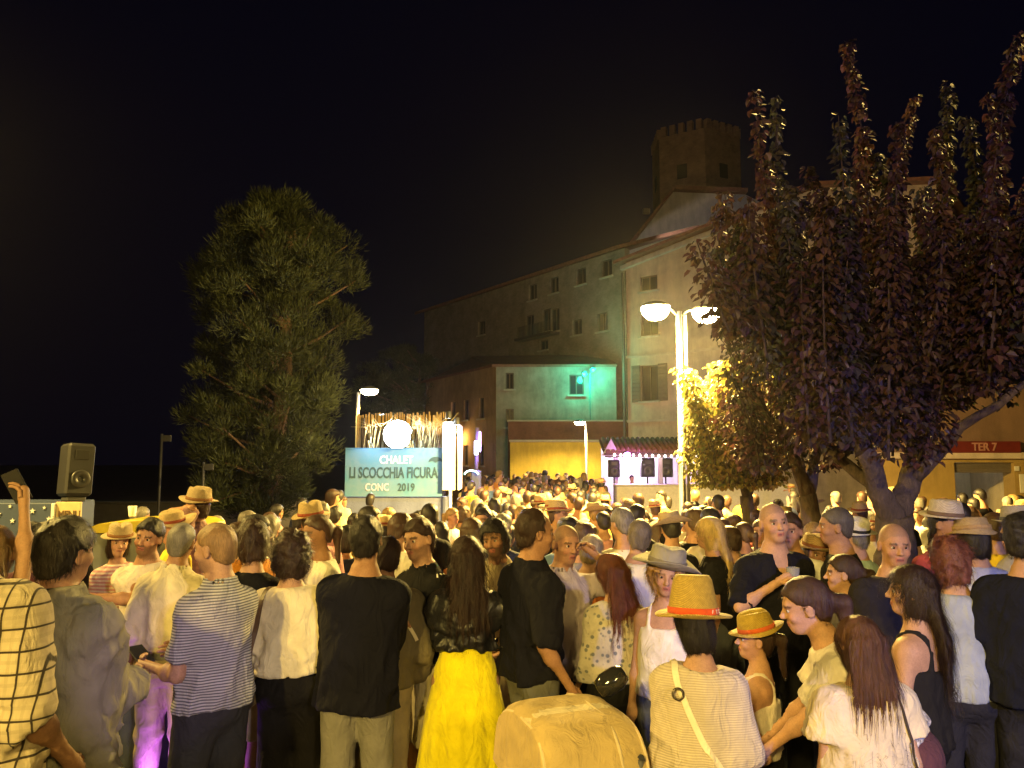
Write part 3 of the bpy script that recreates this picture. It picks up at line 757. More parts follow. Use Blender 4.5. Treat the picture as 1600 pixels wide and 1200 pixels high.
def plaster(c, stain=.35, scale=1.1):
    m = N('plaster'); v = m.coord('Object'); n1 = m.noise(v, scale, 6, .65, .4); n2 = m.noise(m.coord('Object', (1,1,.25)), 2.2, 5, .7)
    col = m.mix(1.0, c, m.ramp(n1, [(.28,1-stain),(.7,1.1)]), 'MULTIPLY'); col = m.mix(1.0, col, m.ramp(n2, [(.3,.72),(.6,1.03)]), 'MULTIPLY')
    m.color(col); m.set(Roughness=.92); m.bump(m.noise(v, 26, 5, .7), .5, .03); return m.m
def brickwork(c1, c2, scale=4.0):
    m = N('brickwork'); v = m.coord('Object'); sep = m.n('SeparateXYZ'); m.l(v, sep.inputs[0]); cb = m.n('CombineXYZ'); m.l(sep.outputs[0], cb.inputs[0]); m.l(sep.outputs[2], cb.inputs[1])
    br = m.n('TexBrick'); m.l(cb.outputs[0], br.inputs['Vector']); br.inputs['Scale'].default_value = scale; br.inputs['Mortar Size'].default_value = .014
    br.inputs['Color1'].default_value = (*c1,1); br.inputs['Color2'].default_value = (*c2,1); br.inputs['Mortar'].default_value = (*sv(c1,1.2),1)
    m.color(m.mix(1.0, br.outputs['Color'], m.ramp(m.noise(v, 1.2, 6, .65), [(.3,.6),(.7,1.15)]), 'MULTIPLY')); m.set(Roughness=.9); m.bump(br.outputs['Fac'], .4, .02); return m.m
TILE = plain((.22,.10,.07), .85, var=.4, scale=5)
STONE = plain((.40,.37,.33), .9, var=.2, scale=5)
SHUT = plain((.11,.075,.06), .7, var=.25, scale=9)
GLASS = plain((.02,.022,.028), .12, var=.05)
FRAME = plain((.08,.065,.055), .6)

def facade(root, o, ang, width, h, wins, mat, z0=-.5, depth=.35, shutters=(), name='wall', top=None):
    """a wall from o along ang with real openings; wins: (u, z, w, h). Windows are parts with frame and pane."""
    U = sorted({0, width} | {u for (u,z,w_,hh) in wins} | {u+w_ for (u,z,w_,hh) in wins}); Z = sorted({z0, h} | {z for (u,z,w_,hh) in wins} | {z+hh for (u,z,w_,hh) in wins})
    mb = MB()
    def solid(a, b): return not any(u < a < u+w_ and z < b < z+hh for (u,z,w_,hh) in wins)
    for i in range(len(U)-1):
        for j in range(len(Z)-1):
            if solid((U[i]+U[i+1])/2, (Z[j]+Z[j+1])/2): mb.add([(U[i],0,Z[j]),(U[i+1],0,Z[j]),(U[i+1],0,Z[j+1]),(U[i],0,Z[j+1])], [(0,1,2,3)])
    for (u,z,w_,hh) in wins:
        d = .18; A = [(u,z),(u+w_,z),(u+w_,z+hh),(u,z+hh)]
        for k in range(4):
            p, q = A[k], A[(k+1)%4]; mb.add([(p[0],0,p[1]),(q[0],0,q[1]),(q[0],d,q[1]),(p[0],d,p[1])], [(0,1,2,3)])
    if top: mb.add([(p[0],0,p[1]) for p in top], [tuple(range(len(top)))])
    mb.add([(0,0,z0),(0,depth,z0),(0,depth,h),(0,0,h)], [(0,1,2,3)]); mb.add([(width,0,z0),(width,depth,z0),(width,depth,h),(width,0,h)], [(0,1,2,3)])
    mb.add([(0,0,h),(width,0,h),(width,depth,h),(0,depth,h)], [(0,1,2,3)])
    rot = (0,0,ang); o = Vector(o) - root.location
    me = mb.mesh(name); me.materials.append(mat); wl = link(bpy.data.objects.new(name, me), root); wl.location = o; wl.rotation_euler = rot
    for i, (u,z,w_,hh) in enumerate(wins):
        m2 = MB(); t = .06; yy = .13
        for (cx, cz, sx, sz) in ((u+t/2, z+hh/2, t, hh-.01), (u+w_-t/2, z+hh/2, t, hh-.01), (u+w_/2, z+t/2, w_-2*t-.004, t), (u+w_/2, z+hh-t/2, w_-2*t-.004, t), (u+w_/2, z+hh/2, t*.9, hh-2*t-.004)):
            m2.box((cx, yy, cz), (sx, .05, sz))
        wo = m2.build('window', FRAME, root, o, rot)
        MB().box((u+w_/2, yy+.035, z+hh/2), (w_-.01, .012, hh-.01)).build('pane', GLASS, wo)
        MB().box((u+w_/2, -.04, z-.045), (w_+.2, .16, .08)).build('window_sill', STONE, root, o, rot)
        if i in shutters:
            for sg in (-1, 1):
                cx = u + (0 if sg < 0 else w_) + sg*(w_*.27); sh = MB().box((cx, -.035, z+hh/2), (w_*.52, .05, hh+.06), bev=.01)
                for k in range(9): sh.box((cx, -.064, z + hh*(k+.5)/9), (w_*.42, .018, hh*.055), rx=.4)
                sh.build('shutter', SHUT, root, o, rot)
    return wl

def local(root, pts): return [Vector(p) - root.location for p in pts]
def poly_part(root, name, mat, faces):
    """faces: lists of world points; becomes one part of root"""
    mb = MB()
    for f in faces: mb.add(local(root, f), [tuple(range(len(f)))])
    return mb.build(name, mat, root)
def slab(P, n, t):
    """a closed slab from a world quad P, thickened by t along n"""
    n = Vector(n); Q = [Vector(p) - n*t for p in P]; k = len(P)
    return [P, list(reversed(Q))] + [[P[i], P[(i+1)%k], Q[(i+1)%k], Q[i]] for i in range(k)]

# ------------------------------------------------------------------ the tall building behind the kiosk (gable towards the square)
cR = Vector((5.75, 38.0, 0)); aR = R(-38.9); uR = Vector((math.cos(aR), math.sin(aR), 0)); nR = Vector((math.sin(aR), -math.cos(aR), 0))
bR = thing('house', 'tall pale house with brown shutters rising behind the tiled kiosk', 'building', (cR.x, cR.y, -.36))
WR = plaster((.52,.42,.35), .3)
def ru(px): # distance along the facade for a photo column
    k = (px-800)/FPX; return (k*cR.y*1.0 - cR.x)/(uR.x - k*uR.y)
winsR = [(.75,4.85,.95,1.75), (.8,8.05,.95,1.4), (.8,10.3,.95,.75), (5.2,9.2,1.0,1.9), (5.2,4.85,1.0,1.75), (9.2,9.2,1.0,1.9), (9.2,4.85,1.0,1.75)]
facade(bR, cR, aR, 14.0, 11.9, winsR, WR, shutters=(0,), top=[(0,11.903),(14.0,11.903),(14.0,12.75),(9.4,13.65),(0,11.95)])
def RP(u, z, out=0.0): p = cR + uR*u + nR*out; return Vector((p.x, p.y, z))
# raking roof edge and plaster cornice
poly_part(bR, 'roof', TILE, slab([RP(-.45,11.98,.5), RP(9.4,13.80,.5), RP(9.4,13.80,-9), RP(-.45,11.98,-9)], (0,0,1), .16) + slab([RP(9.41,13.80,.5), RP(14.4,12.85,.5), RP(14.4,12.85,-9), RP(9.41,13.80,-9)], (0,0,1), .16))
poly_part(bR, 'cornice', plaster((.46,.40,.36), .15), slab([RP(-.2,11.72,.24), RP(9.4,13.52,.24), RP(9.4,13.52,.01), RP(-.2,11.72,.01)], (0,0,1), .2))
for z in (7.15, 3.95):
    poly_part(bR, 'string_course', plaster((.45,.38,.34), .15), slab([RP(-.03,z,.06), RP(13.9,z,.06), RP(13.9,z,.004), RP(-.03,z,.004)], (0,0,1), .12))
poly_part(bR, 'side_wall', WR, [[RP(0,-.5,-.36), RP(0,-.5,-9), RP(0,12,-9), RP(0,12,-.36)]])
poly_part(bR, 'downpipe', plain((.12,.10,.09), .5), slab([RP(-.22,.2,.12), RP(-.22,11.4,.12), RP(-.10,11.4,.12), RP(-.10,.2,.12)], nR, .1))

# ------------------------------------------------------------------ the long building climbing the hill on the left
aL = R(-54.7); uL = Vector((math.cos(aL), math.sin(aL), 0)); nL = Vector((math.sin(aL), -math.cos(aL), 0)); cL = Vector((6.0, 40.0, 0)); LEN = 22.0
oL = cL - uL*LEN
bL = thing('row_building', 'long dark stone row of houses with small square windows under one roofline', 'building', (oL.x, oL.y, -.36))
WL = brickwork((.24,.20,.18), (.30,.25,.22), 2.6)
def lu(px): k = (px-800)/FPX; return ((k*oL.y) - oL.x)/(uL.x - k*uL.y)
def lz(px, py): u = lu(px); p = oL + uL*u; return CAM_H + (720-py)/FPX*p.y
wl = []
for (px, y0, y1) in ((833,440,466),(867,429,455),(910,414,441),(951,400,428),(828,490,524),(855,480,516),(868,479,516),(903,497,522),(943,486,516),(752,500,522),(850,530,546)):
    u = lu(px); wl.append((u-.42, lz(px,y1), .84, lz(px,y0)-lz(px,y1)))
facade(bL, oL, aL, LEN, 13.25, wl, WL)
def LP(u, z, out=0.0): p = oL + uL*u + nL*out; return Vector((p.x, p.y, z))
poly_part(bL, 'roof', TILE, slab([LP(-.5,13.30,.55), LP(LEN,13.30,.55), LP(LEN,15.6,-6), LP(-.5,15.6,-6)], (0,0,1), .2))
poly_part(bL, 'end_wall', WL, [[LP(0,-.5,-.36), LP(0,-.5,-7), LP(0,13.2,-7), LP(0,13.2,-.36)]])
poly_part(bL, 'balcony', plain((.05,.045,.05), .5), sum([slab([LP(lu(822)+i*.14, lz(845,524), .62), LP(lu(822)+i*.14+.03, lz(845,524), .62), LP(lu(822)+i*.14+.03, lz(845,506), .62), LP(lu(822)+i*.14, lz(845,506), .62)], nL, .03) for i in range(24)], []) + slab([LP(lu(818), lz(845,524), .7), LP(lu(818)+3.6, lz(845,524), .7), LP(lu(818)+3.6, lz(845,524), .01), LP(lu(818), lz(845,524), .01)], (0,0,1), .15))

# ------------------------------------------------------------------ the low two-storey house in front of it
cM = Vector((-.82, 39.5, 0)); bM = thing('low_house', 'low two storey house with green lit front wall below the long row', 'building', (cM.x, cM.y, -.36))
WM = plaster((.33,.29,.25), .4)
def mz(py, Y=39.5): return CAM_H + (720-py)/FPX*Y
def mu(px): return (px-800)/FPX*39.5 - cM.x
facade(bM, cM, 0, 6.2, mz(571), [(mu(790),mz(608),.42,.85),(mu(790),mz(668),.42,.95),(mu(890),mz(617),.75,1.05)], WM)
aM = R(-60); uM = Vector((math.cos(aM), math.sin(aM), 0)); o2 = cM - uM*9.0; nM = Vector((math.sin(aM), -math.cos(aM), 0))
def m2u(px): k = (px-800)/FPX; return (k*o2.y - o2.x)/(uM.x - k*uM.y)
facade(bM, o2, aM, 9.0, mz(571)-.02, [(m2u(px)-.3, z, .6, 1.1) for px in (708,728,752) for z in (4.2,1.7)], plaster((.42,.28,.16), .35))  # warm lamplight on this side is put into its plaster colour
poly_part(bM, 'roof', TILE, slab([cM+Vector((-.2,-.4,mz(571)+.02)), cM+Vector((6.2,-.4,mz(571)+.02)), cM+Vector((6.2,4,mz(545)+.3)), cM+Vector((-1.6,6,mz(540)+.3))], (0,0,1), .14)
          + slab([cM+Vector((-.25,-.4,mz(571)+.01)), o2+Vector((-.3,0,mz(571)+.01)), o2+Vector((2.2,2.2,mz(545)+.28)), cM+Vector((-1.6,6.0,mz(540)+.28))], (0,0,1), .14))
wp = o2 + uM*m2u(724) + nM*.45 + Vector((0,0,3.3)) - bM.location  # assumed lamp hidden behind the stall, warms this side of the house
MB().tube([wp - nM*.44 + Vector((0,0,.05)), wp + Vector((0,0,.10))], .02, 6).build('lamp_bracket', plain((.05,.05,.05), .5), bM); MB().lathe([(.0001,.10),(.12,.06),(.13,.0),(.10,-.02)], 14, wp).build('wall_lamp', plain((.05,.05,.05), .5), bM)
ASSUMED_LAMP = wp
# terrace parapet and yellow-washed retaining wall in front of the low house
yw = thing('retaining_wall', 'ochre yellow retaining wall lit by the street lamp behind the crowd', 'wall', ((800-800)/FPX*37, 37, -.36))
MB().box((2.55, .2, 1.55), (5.3, .4, 3.3), bev=.02).build('wall_face', plaster((.62,.45,.06), .25), yw)
MB().box((2.55, .18, 3.26), (5.4, .5, .11), bev=.02).build('coping', STONE, yw)
tw = thing('terrace_wall', 'dark red brick terrace parapet above the yellow wall', 'wall', (0, 38.2, -.36))
MB().box((3.0, .15, 2.1), (6.4, .3, 4.3), bev=.02).build('parapet', brickwork((.16,.075,.05), (.20,.09,.06), 5), tw)
MB().box((3.0, .14, 4.29), (6.5, .4, .08), bev=.02).build('coping', STONE, tw)
# ------------------------------------------------------------------ gabled church wall and bell tower behind
g = thing('gabled_building', 'pale gabled wall rising between the tall house and the tower', 'building', (11, 52, -.36))
def GP(px, py, Y=52): return at(px, py, Y)
gp = [GP(975,400), GP(1052,300), GP(1165,304), GP(1215,330), GP(1215,700), GP(975,700)]
poly_part(g, 'gable_wall', plaster((.50,.46,.44), .2), slab(gp, (0,-1,0), .4))
def ridge(a, b, t=.28): return slab([a+Vector((0,-.4,.02)), b+Vector((0,-.4,.02)), b+Vector((0,7,.02)), a+Vector((0,7,.02))], (0,0,1), -t)
poly_part(g, 'roof', TILE, ridge(GP(970,403), GP(1052,299)) + ridge(GP(1052.5,299), GP(1166,303)))
t = thing('bell_tower', 'crenellated brick bell tower above the roofs', 'tower', at(1097, 700, 70))
t.location.z = -.36
WT = brickwork((.30,.19,.12), (.36,.24,.15), 1.6)
def tower():
    r0 = 4.25; zt = CAM_H + (720-208)/FPX*70; mb = MB(); n = 6; ph = R(28)
    ring = [(r0*math.cos(ph+2*math.pi*k/n), r0*math.sin(ph+2*math.pi*k/n)) for k in range(n)]
    mb.prism(ring, 0, zt, axis='z'); mb.build('shaft', WT, t)
    for k in range(n):
        a, b = Vector((*ring[k],0)), Vector((*ring[(k+1)%n],0)); L_ = (b-a).length; an = math.atan2((b-a).y, (b-a).x)
        for i in range(5):
            c = a.lerp(b, (i+.5)/5)*.97; MB().box((c.x, c.y, zt+.45), (L_/5*.58, .5, .9), rz=an).build('merlon', WT, t)
        c = (a+b)/2; nn = Vector((c.x, c.y, 0)).normalized()
        wc = c + nn*.02; m2 = MB(); m2.box((wc.x, wc.y, zt-3.6), (.9, .12, 1.3), rz=an).build('louvre_window', plain((.03,.025,.02), .8), t)
tower()
fl = thing('floodlight', 'small floodlight on the gabled roof aimed at the bell tower', 'floodlight', at(1010, 330, 56))  # added lamp, no known fixture: lifts the tower out of the dark
MB().box((0,0,0), (.5,.3,.4), bev=.04).build('housing', STONE, fl)
TOWER_LIGHT = (at(1097,250,66) - fl.location)

# ------------------------------------------------------------------ shop house on the right, behind the trees
sY = 21.0; sh = thing('shop_house', 'ochre shop house with dark red fascia sign and open shutter', 'building', (at(1360,720,sY).x, sY, -.36))
sx0 = at(1360,720,sY).x
def su(px): return (px-800)/FPX*sY - sx0
def szz(py): return CAM_H + (720-py)/FPX*sY + .36
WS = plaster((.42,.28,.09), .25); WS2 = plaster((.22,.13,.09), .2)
dw = (su(1487), 0.01, su(1580)-su(1487), szz(722)-.01)
mb = MB()
W_ = su(1760); o_, dd = dw[0], dw[0]+dw[2]
mb.add([(0,0,-.2),(o_,0,-.2),(o_,0,szz(708)),(0,0,szz(708))], [(0,1,2,3)]); mb.add([(dd,0,-.2),(W_,0,-.2),(W_,0,szz(708)),(dd,0,szz(708))], [(0,1,2,3)]); mb.add([(o_,0,dw[3]),(dd,0,dw[3]),(dd,0,szz(708)),(o_,0,szz(708))], [(0,1,2,3)])
mb.add([(o_,0,-.2),(o_,.5,-.2),(o_,.5,dw[3]),(o_,0,dw[3])], [(0,1,2,3)]); mb.add([(dd,0,-.2),(dd,.5,-.2),(dd,.5,dw[3]),(dd,0,dw[3])], [(0,1,2,3)]); mb.add([(o_,0,dw[3]),(dd,0,dw[3]),(dd,.5,dw[3]),(o_,.5,dw[3])], [(0,1,2,3)])
mb.build('ground_floor_wall', WS, sh)
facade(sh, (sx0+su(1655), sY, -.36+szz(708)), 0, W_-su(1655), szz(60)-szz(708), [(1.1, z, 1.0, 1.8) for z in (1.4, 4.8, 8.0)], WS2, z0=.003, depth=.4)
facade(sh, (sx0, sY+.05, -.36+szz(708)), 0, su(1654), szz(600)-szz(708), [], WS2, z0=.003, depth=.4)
MB().box((W_/2, -.06, szz(712)), (W_, .14, (szz(708)-szz(718))), bev=.02).build('fascia_band', plaster((.62,.50,.42), .1), sh)
so = MB().box(((su(1468)+su(1588))/2, -.09, szz(699)), (su(1588)-su(1468), .08, szz(688)-szz(708)-.03), bev=.01).build('shop_sign', plain((.15,.018,.014), .5), sh)
MB().box(((W_+su(1655))/2, -.2, szz(60)+.15), (W_-su(1655)+.5, 1.0, .3), bev=.05).build('eaves_cornice', plaster((.55,.30,.14), .2), sh)
for i in range(6):
    MB().box(((o_+dd)/2, .12+.01*(i%2), dw[3] - .03 - i*.045), (dd-o_-.02, .03, .043), bev=.008).build('shutter_slat', plain((.22,.18,.14), .5, .3), sh)
MB().box(((o_+dd)/2, 2.6, 1.2), (dd-o_+1.2, .1, 2.6)).build('shop_back_wall', plaster((.78,.74,.60), .05), sh)
MB().box((o_-.35, 1.4, 1.2), (.1, 2.4, 2.6)).build('shop_side_wall', plaster((.6,.5,.35), .1), sh)
MB().box((dd+.35, 1.4, 1.2), (.1, 2.4, 2.6)).build('shop_side_wall', plaster((.6,.5,.35), .1), sh)
MB().box(((o_+dd)/2, 1.4, 2.52), (dd-o_+1.2, 2.4, .06)).build('shop_ceiling', plaster((.7,.66,.55), .05), sh)
MB().box(((o_+dd)/2, 1.3, 2.45), (.9, .12, .06)).build('ceiling_tube', glow((1,.93,.75), 8), sh)
MB().box((su(1590), -.03, szz(755)), (.14, .03, .5), bev=.005).build('wall_notice', plain((.75,.70,.60), .6), sh)
MB().box((su(1583), -.03, szz(732)), (.13, .03, .13), bev=.005).build('wall_plate', plain((.75,.70,.60), .6), sh)

def text_mesh(s, size, ext, mat, parent, M, name='lettering', shear=0.0, font_off=0.0):
    cu = bpy.data.curves.new(name, 'FONT'); cu.body = s; cu.size = size; cu.extrude = ext; cu.align_x = 'CENTER'; cu.align_y = 'CENTER'; cu.shear = shear; cu.offset = font_off; cu.resolution_u = 3
    tmp = bpy.data.objects.new(name, cu); COL.objects.link(tmp); dg = bpy.context.evaluated_depsgraph_get(); me = bpy.data.meshes.new_from_object(tmp.evaluated_get(dg))
    bpy.data.objects.remove(tmp); me.name = name; me.transform(M); me.materials.clear(); me.materials.append(mat)
    return link(bpy.data.objects.new(name, me), parent)
UP = Matrix.Rotation(R(90), 4, 'X')
text_mesh('TER 7', .30, .01, plain((.45,.22,.18), .5), so, Matrix.Translation(((su(1468)+su(1588))/2+.05, -.145, szz(699))) @ UP @ Matrix.Diagonal((.9,1,1,1)), font_off=.006)

# ------------------------------------------------------------------ lamps
def add_light(name, loc, power, col, parent=None, kind='POINT', size=.12, aim=None, angle=160, blend=.6):
    ld = bpy.data.lights.new(name, kind); ld.energy = power; ld.color = col; ld.shadow_soft_size = size
    if kind == 'SPOT': ld.spot_size = R(angle); ld.spot_blend = blend
    o = link(bpy.data.objects.new(name, ld), parent); o.location = loc
    if aim is not None: o.rotation_euler = Vector(aim).to_track_quat('-Z', 'Y').to_euler()
    return o
WARM = (1.0, .67, .155)
GREYM = plain((.13,.13,.125), .55, .3, var=.2)
def street_lamp(label, base, height, arms, power, col=WARM, glow_s=40, group=None, r=.06, twin=False, tilt=(0,0,-1), spill=.10, cone=158, bowl=1.0, soft=.14):
    """pole with disc lanterns on short arms; arms: list of (dx, dy, dz)"""
    root = thing('street_lamp', label, 'street lamp', base, 0, group)
    MB().tube([(0,0,0),(0,0,.5),(0,0,.52),(0,0,height)], [r*1.5,r*1.5,r,r*.8], 12).build('pole', GREYM, root)
    MB().lathe([(.0001,.02),(r*2.2,.02),(r*2.2,0)], 12).build('base_plate', GREYM, root)
    if twin: MB().tube([(.10,-.02,.9),(.10,-.02,height-.06)], r*.45, 8).build('cable_conduit', GREYM, root)
    for (dx, dy, dz) in arms:
        e = Vector((dx, dy, height+dz)); MB().tube([(0,0,height-.08), (dx*.35,dy*.35,height+dz*.7), e], [.028,.026,.024], 8).build('arm', GREYM, root)
        hd = MB().lathe([(.0001,.10),(.05,.098),(.14,.075),(.22,.035),(.26,.005),(.255,-.008),(.235,-.008)], 24, e).build('lantern_hood', GREYM, root)
        MB().lathe([(.235,-.006),(.24,-.04*bowl),(.21,-.09*bowl),(.13,-.14*bowl),(.0001,-.16*bowl)], 24, e).build('lens', glow(tuple(.6*c+.4 for c in col), glow_s), hd)
        add_light('lamp_light', e + Vector((0,0,-.33)), power, col, root, 'SPOT', soft, tilt, cone, .35); add_light('lamp_spill', e + Vector((0,0,-.33)), power*spill, col, root, 'POINT', .14)
    return root
add_light('wall_lamp_light', ASSUMED_LAMP + Vector((0,0,-.12)), 150, (1,.60,.16), bM, 'POINT', .1)
b = at(1065, 700, 13.0)
street_lamp('tall double headed street lamp standing in the crowd beside the leafy trees', (b.x, b.y, ground_z(13)), 4.86, [(-.42,-.12,.06), (.50,.10,.05)], 7200, twin=True, glow_s=120, spill=.40, bowl=1.5)
b = at(558, 700, 20.6); street_lamp('single street lamp rising behind the bamboo chalet stall', (b.x, b.y, -.36), 4.14, [(.32,-.1,.07)], 800, glow_s=60, spill=.13)
b = at(916, 700, 33.5); street_lamp('single street lamp in front of the yellow retaining wall', (b.x, b.y, -.36), 3.95, [(-.28,-.1,.05)], 1900, glow_s=60, col=(1,.72,.30))
# assumed unseen lamp behind the viewer that lights the near backs, with assumed stage lights
street_lamp('tall street lamp standing behind the near group of people', (-3.4, -8.0, 0), 5.6, [(-.5,.1,.06), (.5,.1,.06)], 3900, col=(1.0,.69,.15), tilt=(.25,.55,-1), spill=.03, cone=124, soft=.20)  # assumed lamp out of view, read off the lit near backs
street_lamp('second street lamp standing further along behind the near group', (4.6, -7.0, 0), 5.6, [(-.5,.1,.06)], 2000, col=(1.0,.69,.15), tilt=(-.25,.5,-1), spill=.02, cone=112, soft=.34)  # added lamp out of view, softens the light on the near backs
MB().box((.06,.16,.02), (.4,.02,.3), rz=-.4).build('lens', glow((1,.72,.4), 3), fl); add_light('flood_light', TOWER_LIGHT.normalized()*.5, 380, (1,.68,.34), fl, 'SPOT', .2, TOWER_LIGHT, 60, .8)
added_flood = thing('floodlight', 'small floodlight on the tall house roof aimed at the pale gable', 'floodlight', RP(2.2, 12.62, -3.0)); MB().box((0,0,.05), (.4,.3,.3), bev=.04).build('housing', STONE, added_flood); MB().box((.0,.16,.07), (.32,.02,.2)).build('lens', glow((1,.85,.7), 3), added_flood); gd = at(1075, 330, 52) - added_flood.location; add_light('flood_light', gd.normalized()*.6, 900, (1,.86,.72), added_flood, 'SPOT', .2, gd, 95, .8)  # assumed lamp out of view, added to light the pale gable
street_lamp('street lamp at the dark side of the square beyond the food stall', (-7.6, 6.6, ground_z(6.6)), 5.6, [(.5,0,.06)], 3300, tilt=(.75,.12,-1), spill=.02, cone=118)  # added lamp out of view: warm side light for the mid crowd
# green floodlights on a bracket at the low house
gl = thing('floodlight', 'pair of green floodlights on a thin post by the low house', 'floodlight', (at(923,700,38.9).x, 38.9, -.36))
def gz_(py): return CAM_H + (720-py)/FPX*38.9 + .36
MB().tube([(0,0,0),(0,0,gz_(583))], .035, 8).build('post', GREYM, gl)
for dx, py, dr in ((-.30,584,(-.6,.75,-.4)), (.13,577,(.7,.5,-.5))):
    dv = Vector(dr).normalized(); c = Vector((dx,-.12,gz_(py))); q = dv.to_track_quat('-Z','Y').to_matrix()
    hb = MB().lathe([(.0001,.14),(.10,.12),(.17,.02),(.18,-.02)], 16, c, q).build('housing', GREYM, gl)
    MB().lathe([(.17,-.015),(.12,-.05),(.0001,-.065)], 16, c, q).build('lens', glow((.15,1,.75), 30), hb)
    add_light('flood_light', c + Vector((0,-.30,-.10)), 220, (.02,1,.55), gl, 'POINT', .15)
# ------------------------------------------------------------------ trees
def leaf_mat(name, rough=.5, trans=.25):
    m = N(name); a = m.n('VertexColor'); a.layer_name = 'Col'; m.color(a.outputs['Color']); m.set(Roughness=rough); m.b.inputs['Specular IOR Level'].default_value = .4
    tr = m.n('BsdfTranslucent'); m.l(a.outputs['Color'], tr.inputs['Color']); mx = m.n('MixShader'); mx.inputs[0].default_value = trans
    m.l(m.b.outputs[0], mx.inputs[1]); m.l(tr.outputs[0], mx.inputs[2]); m.l(mx.outputs[0], m.out.inputs['Surface']); return m.m
LEAF = leaf_mat('leaf', .5, .36); NEEDLE = leaf_mat('needle', .7, .1)
def bark(c):
    m = N('bark'); v = m.coord('Object', (1,1,.3)); n1 = m.noise(v, 26, 6, .7, .6); m.color(m.mix(1.0, c, m.ramp(n1, [(.3,.45),(.7,1.3)]), 'MULTIPLY')); m.set(Roughness=.9); m.bump(n1, .9, .03); return m.m
BARK = bark((.085,.060,.045)); PBARK = bark((.20,.13,.09)); TWIG = bark((.045,.026,.022))
def leaves_mesh(name, C, D, Nn, size, cols, rs):
    """leaf blades: centre C, direction D, normal Nn; folded along the midrib, pointed"""
    n = len(C); S = np.cross(D, Nn); S /= np.linalg.norm(S, axis=1)[:,None]+1e-9; Nn = np.cross(S, D); s = size[:,None]
    w = .40*s*(0.8+.4*rs.rand(n,1)); b_ = C; t_ = C + D*s - Nn*s*.20
    P = np.stack([b_, C + D*s*.28 + S*w + Nn*s*.08, C + D*s*.70 + S*w*.70 + Nn*s*.02, t_, C + D*s*.70 - S*w*.70 + Nn*s*.02, C + D*s*.28 - S*w + Nn*s*.08], 1)
    f4 = np.array([(0,3,2,1),(0,5,4,3)]); o = (np.arange(n)*6)[:,None,None]
    me = np_mesh(name, P.reshape(-1,3), [(f4[None]+o).reshape(-1,4)], False)
    at_ = me.color_attributes.new('Col', 'FLOAT_COLOR', 'POINT'); c = np.ones((n,6,4), f32); c[:,:,:3] = cols[:,None,:]; at_.data.foreach_set('color', c.ravel()); return me
def unit(a): return a/(np.linalg.norm(a, axis=-1, keepdims=True)+1e-9)
def whip_tree(label, base, trunk_paths, whips, seed, leaf=.075, spacing=.022, palette=None, fill=None):
    """tree of tall leafy shoots. trunk_paths: [(points, radii)] local; whips: [(p0, p1, spread)] local"""
    root = thing('tree', label, 'tree', base); rs = np.random.RandomState(seed)
    tb = MB()
    for pts, rad in trunk_paths:
        P = [Vector(p) for p in pts]; out = [P[0]]; rr = [rad[0]]
        for i in range(len(P)-1):
            for k in range(1, 5):
                tt = k/4; q = P[i].lerp(P[i+1], tt); q += Vector(rs.normal(size=3))*.012; out.append(q); rr.append((rad[i]+(rad[i+1]-rad[i])*tt)*(1+rs.uniform(-.06,.06)))
        tb.tube(out, rr, 11)
    tb.build('trunk', BARK, root)
    sm = MB(); C=[]; D=[]; Nn=[]; S=[]; col=[]
    pal = np.array(palette)
    for (p0, p1, spread) in whips:
        p0 = np.array(p0, float); p1 = np.array(p1, float); L = np.linalg.norm(p1-p0); bow = rs.normal(size=3)*.05*L; bow[2] = 0
        def pos(t): return p0 + (p1-p0)*t + bow*4*t*(1-t)
        sm.tube([tuple(pos(t)) for t in np.linspace(0,1,6)], [.014,.012,.010,.008,.006,.003], 5)
        k = max(4, int(L/spacing)); t = np.sort(rs.rand(k)); pc = np.stack([pos(x) for x in t]); ax = unit(p1-p0)
        an = rs.rand(k)*6.283; rad = np.stack([np.cos(an), np.sin(an), np.zeros(k)], 1); out = spread*(.25+.75*rs.rand(k))[:,None]*(1.15-.75*t)[:,None]
        c = pc + rad*out; d = unit(rad*.75 + ax*.15 + np.array([0,0,-.75]) + rs.normal(size=(k,3))*.30); nn = unit(rad*.6 + np.array([0,0,.8]) + rs.normal(size=(k,3))*.25)
        C.append(c); D.append(d); Nn.append(nn); S.append(leaf*(.65+.6*rs.rand(k))); pc_ = pal[rs.randint(len(pal))]
        mixp = pal[rs.randint(len(pal), size=k)]; col.append((pc_*.6 + mixp*.4)*(.7+.6*rs.rand(k,1)))
    sm.build('shoots', TWIG, root)
    if fill is not None:
        (cc, rr, n) = fill; u = unit(rs.normal(size=(n,3)))*(rs.rand(n,1)**.4); c = np.array(cc) + u*np.array(rr)
        C.append(c); d = unit(u*.5 + np.array([0,0,-.8]) + rs.normal(size=(n,3))*.4); D.append(d); Nn.append(unit(u + np.array([0,0,.5]) + rs.normal(size=(n,3))*.3)); S.append(leaf*(.65+.6*rs.rand(n))); col.append(pal[rs.randint(len(pal), size=n)]*(.7+.6*rs.rand(n,1)))
    me = leaves_mesh('crown', np.concatenate(C), np.concatenate(D), np.concatenate(Nn), np.concatenate(S), np.concatenate(col), rs); me.materials.append(LEAF)
    o = link(bpy.data.objects.new('crown', me), root); o['kind'] = 'stuff'
    return root
PLUM = [(.050,.013,.020),(.062,.017,.017),(.036,.012,.026),(.080,.030,.016),(.042,.036,.020),(.050,.040,.022),(.034,.014,.036)]
LAMP_GOLD = [(.16,.15,.035),(.20,.17,.04),(.13,.12,.03),(.20,.13,.035),(.11,.12,.04)]  # green leaves with the lamp's yellow put into their colour
PLUM = [(a*.88, b*1.0+.005, c+.005) for a, b, c in PLUM]
rt = np.random.RandomState(11)
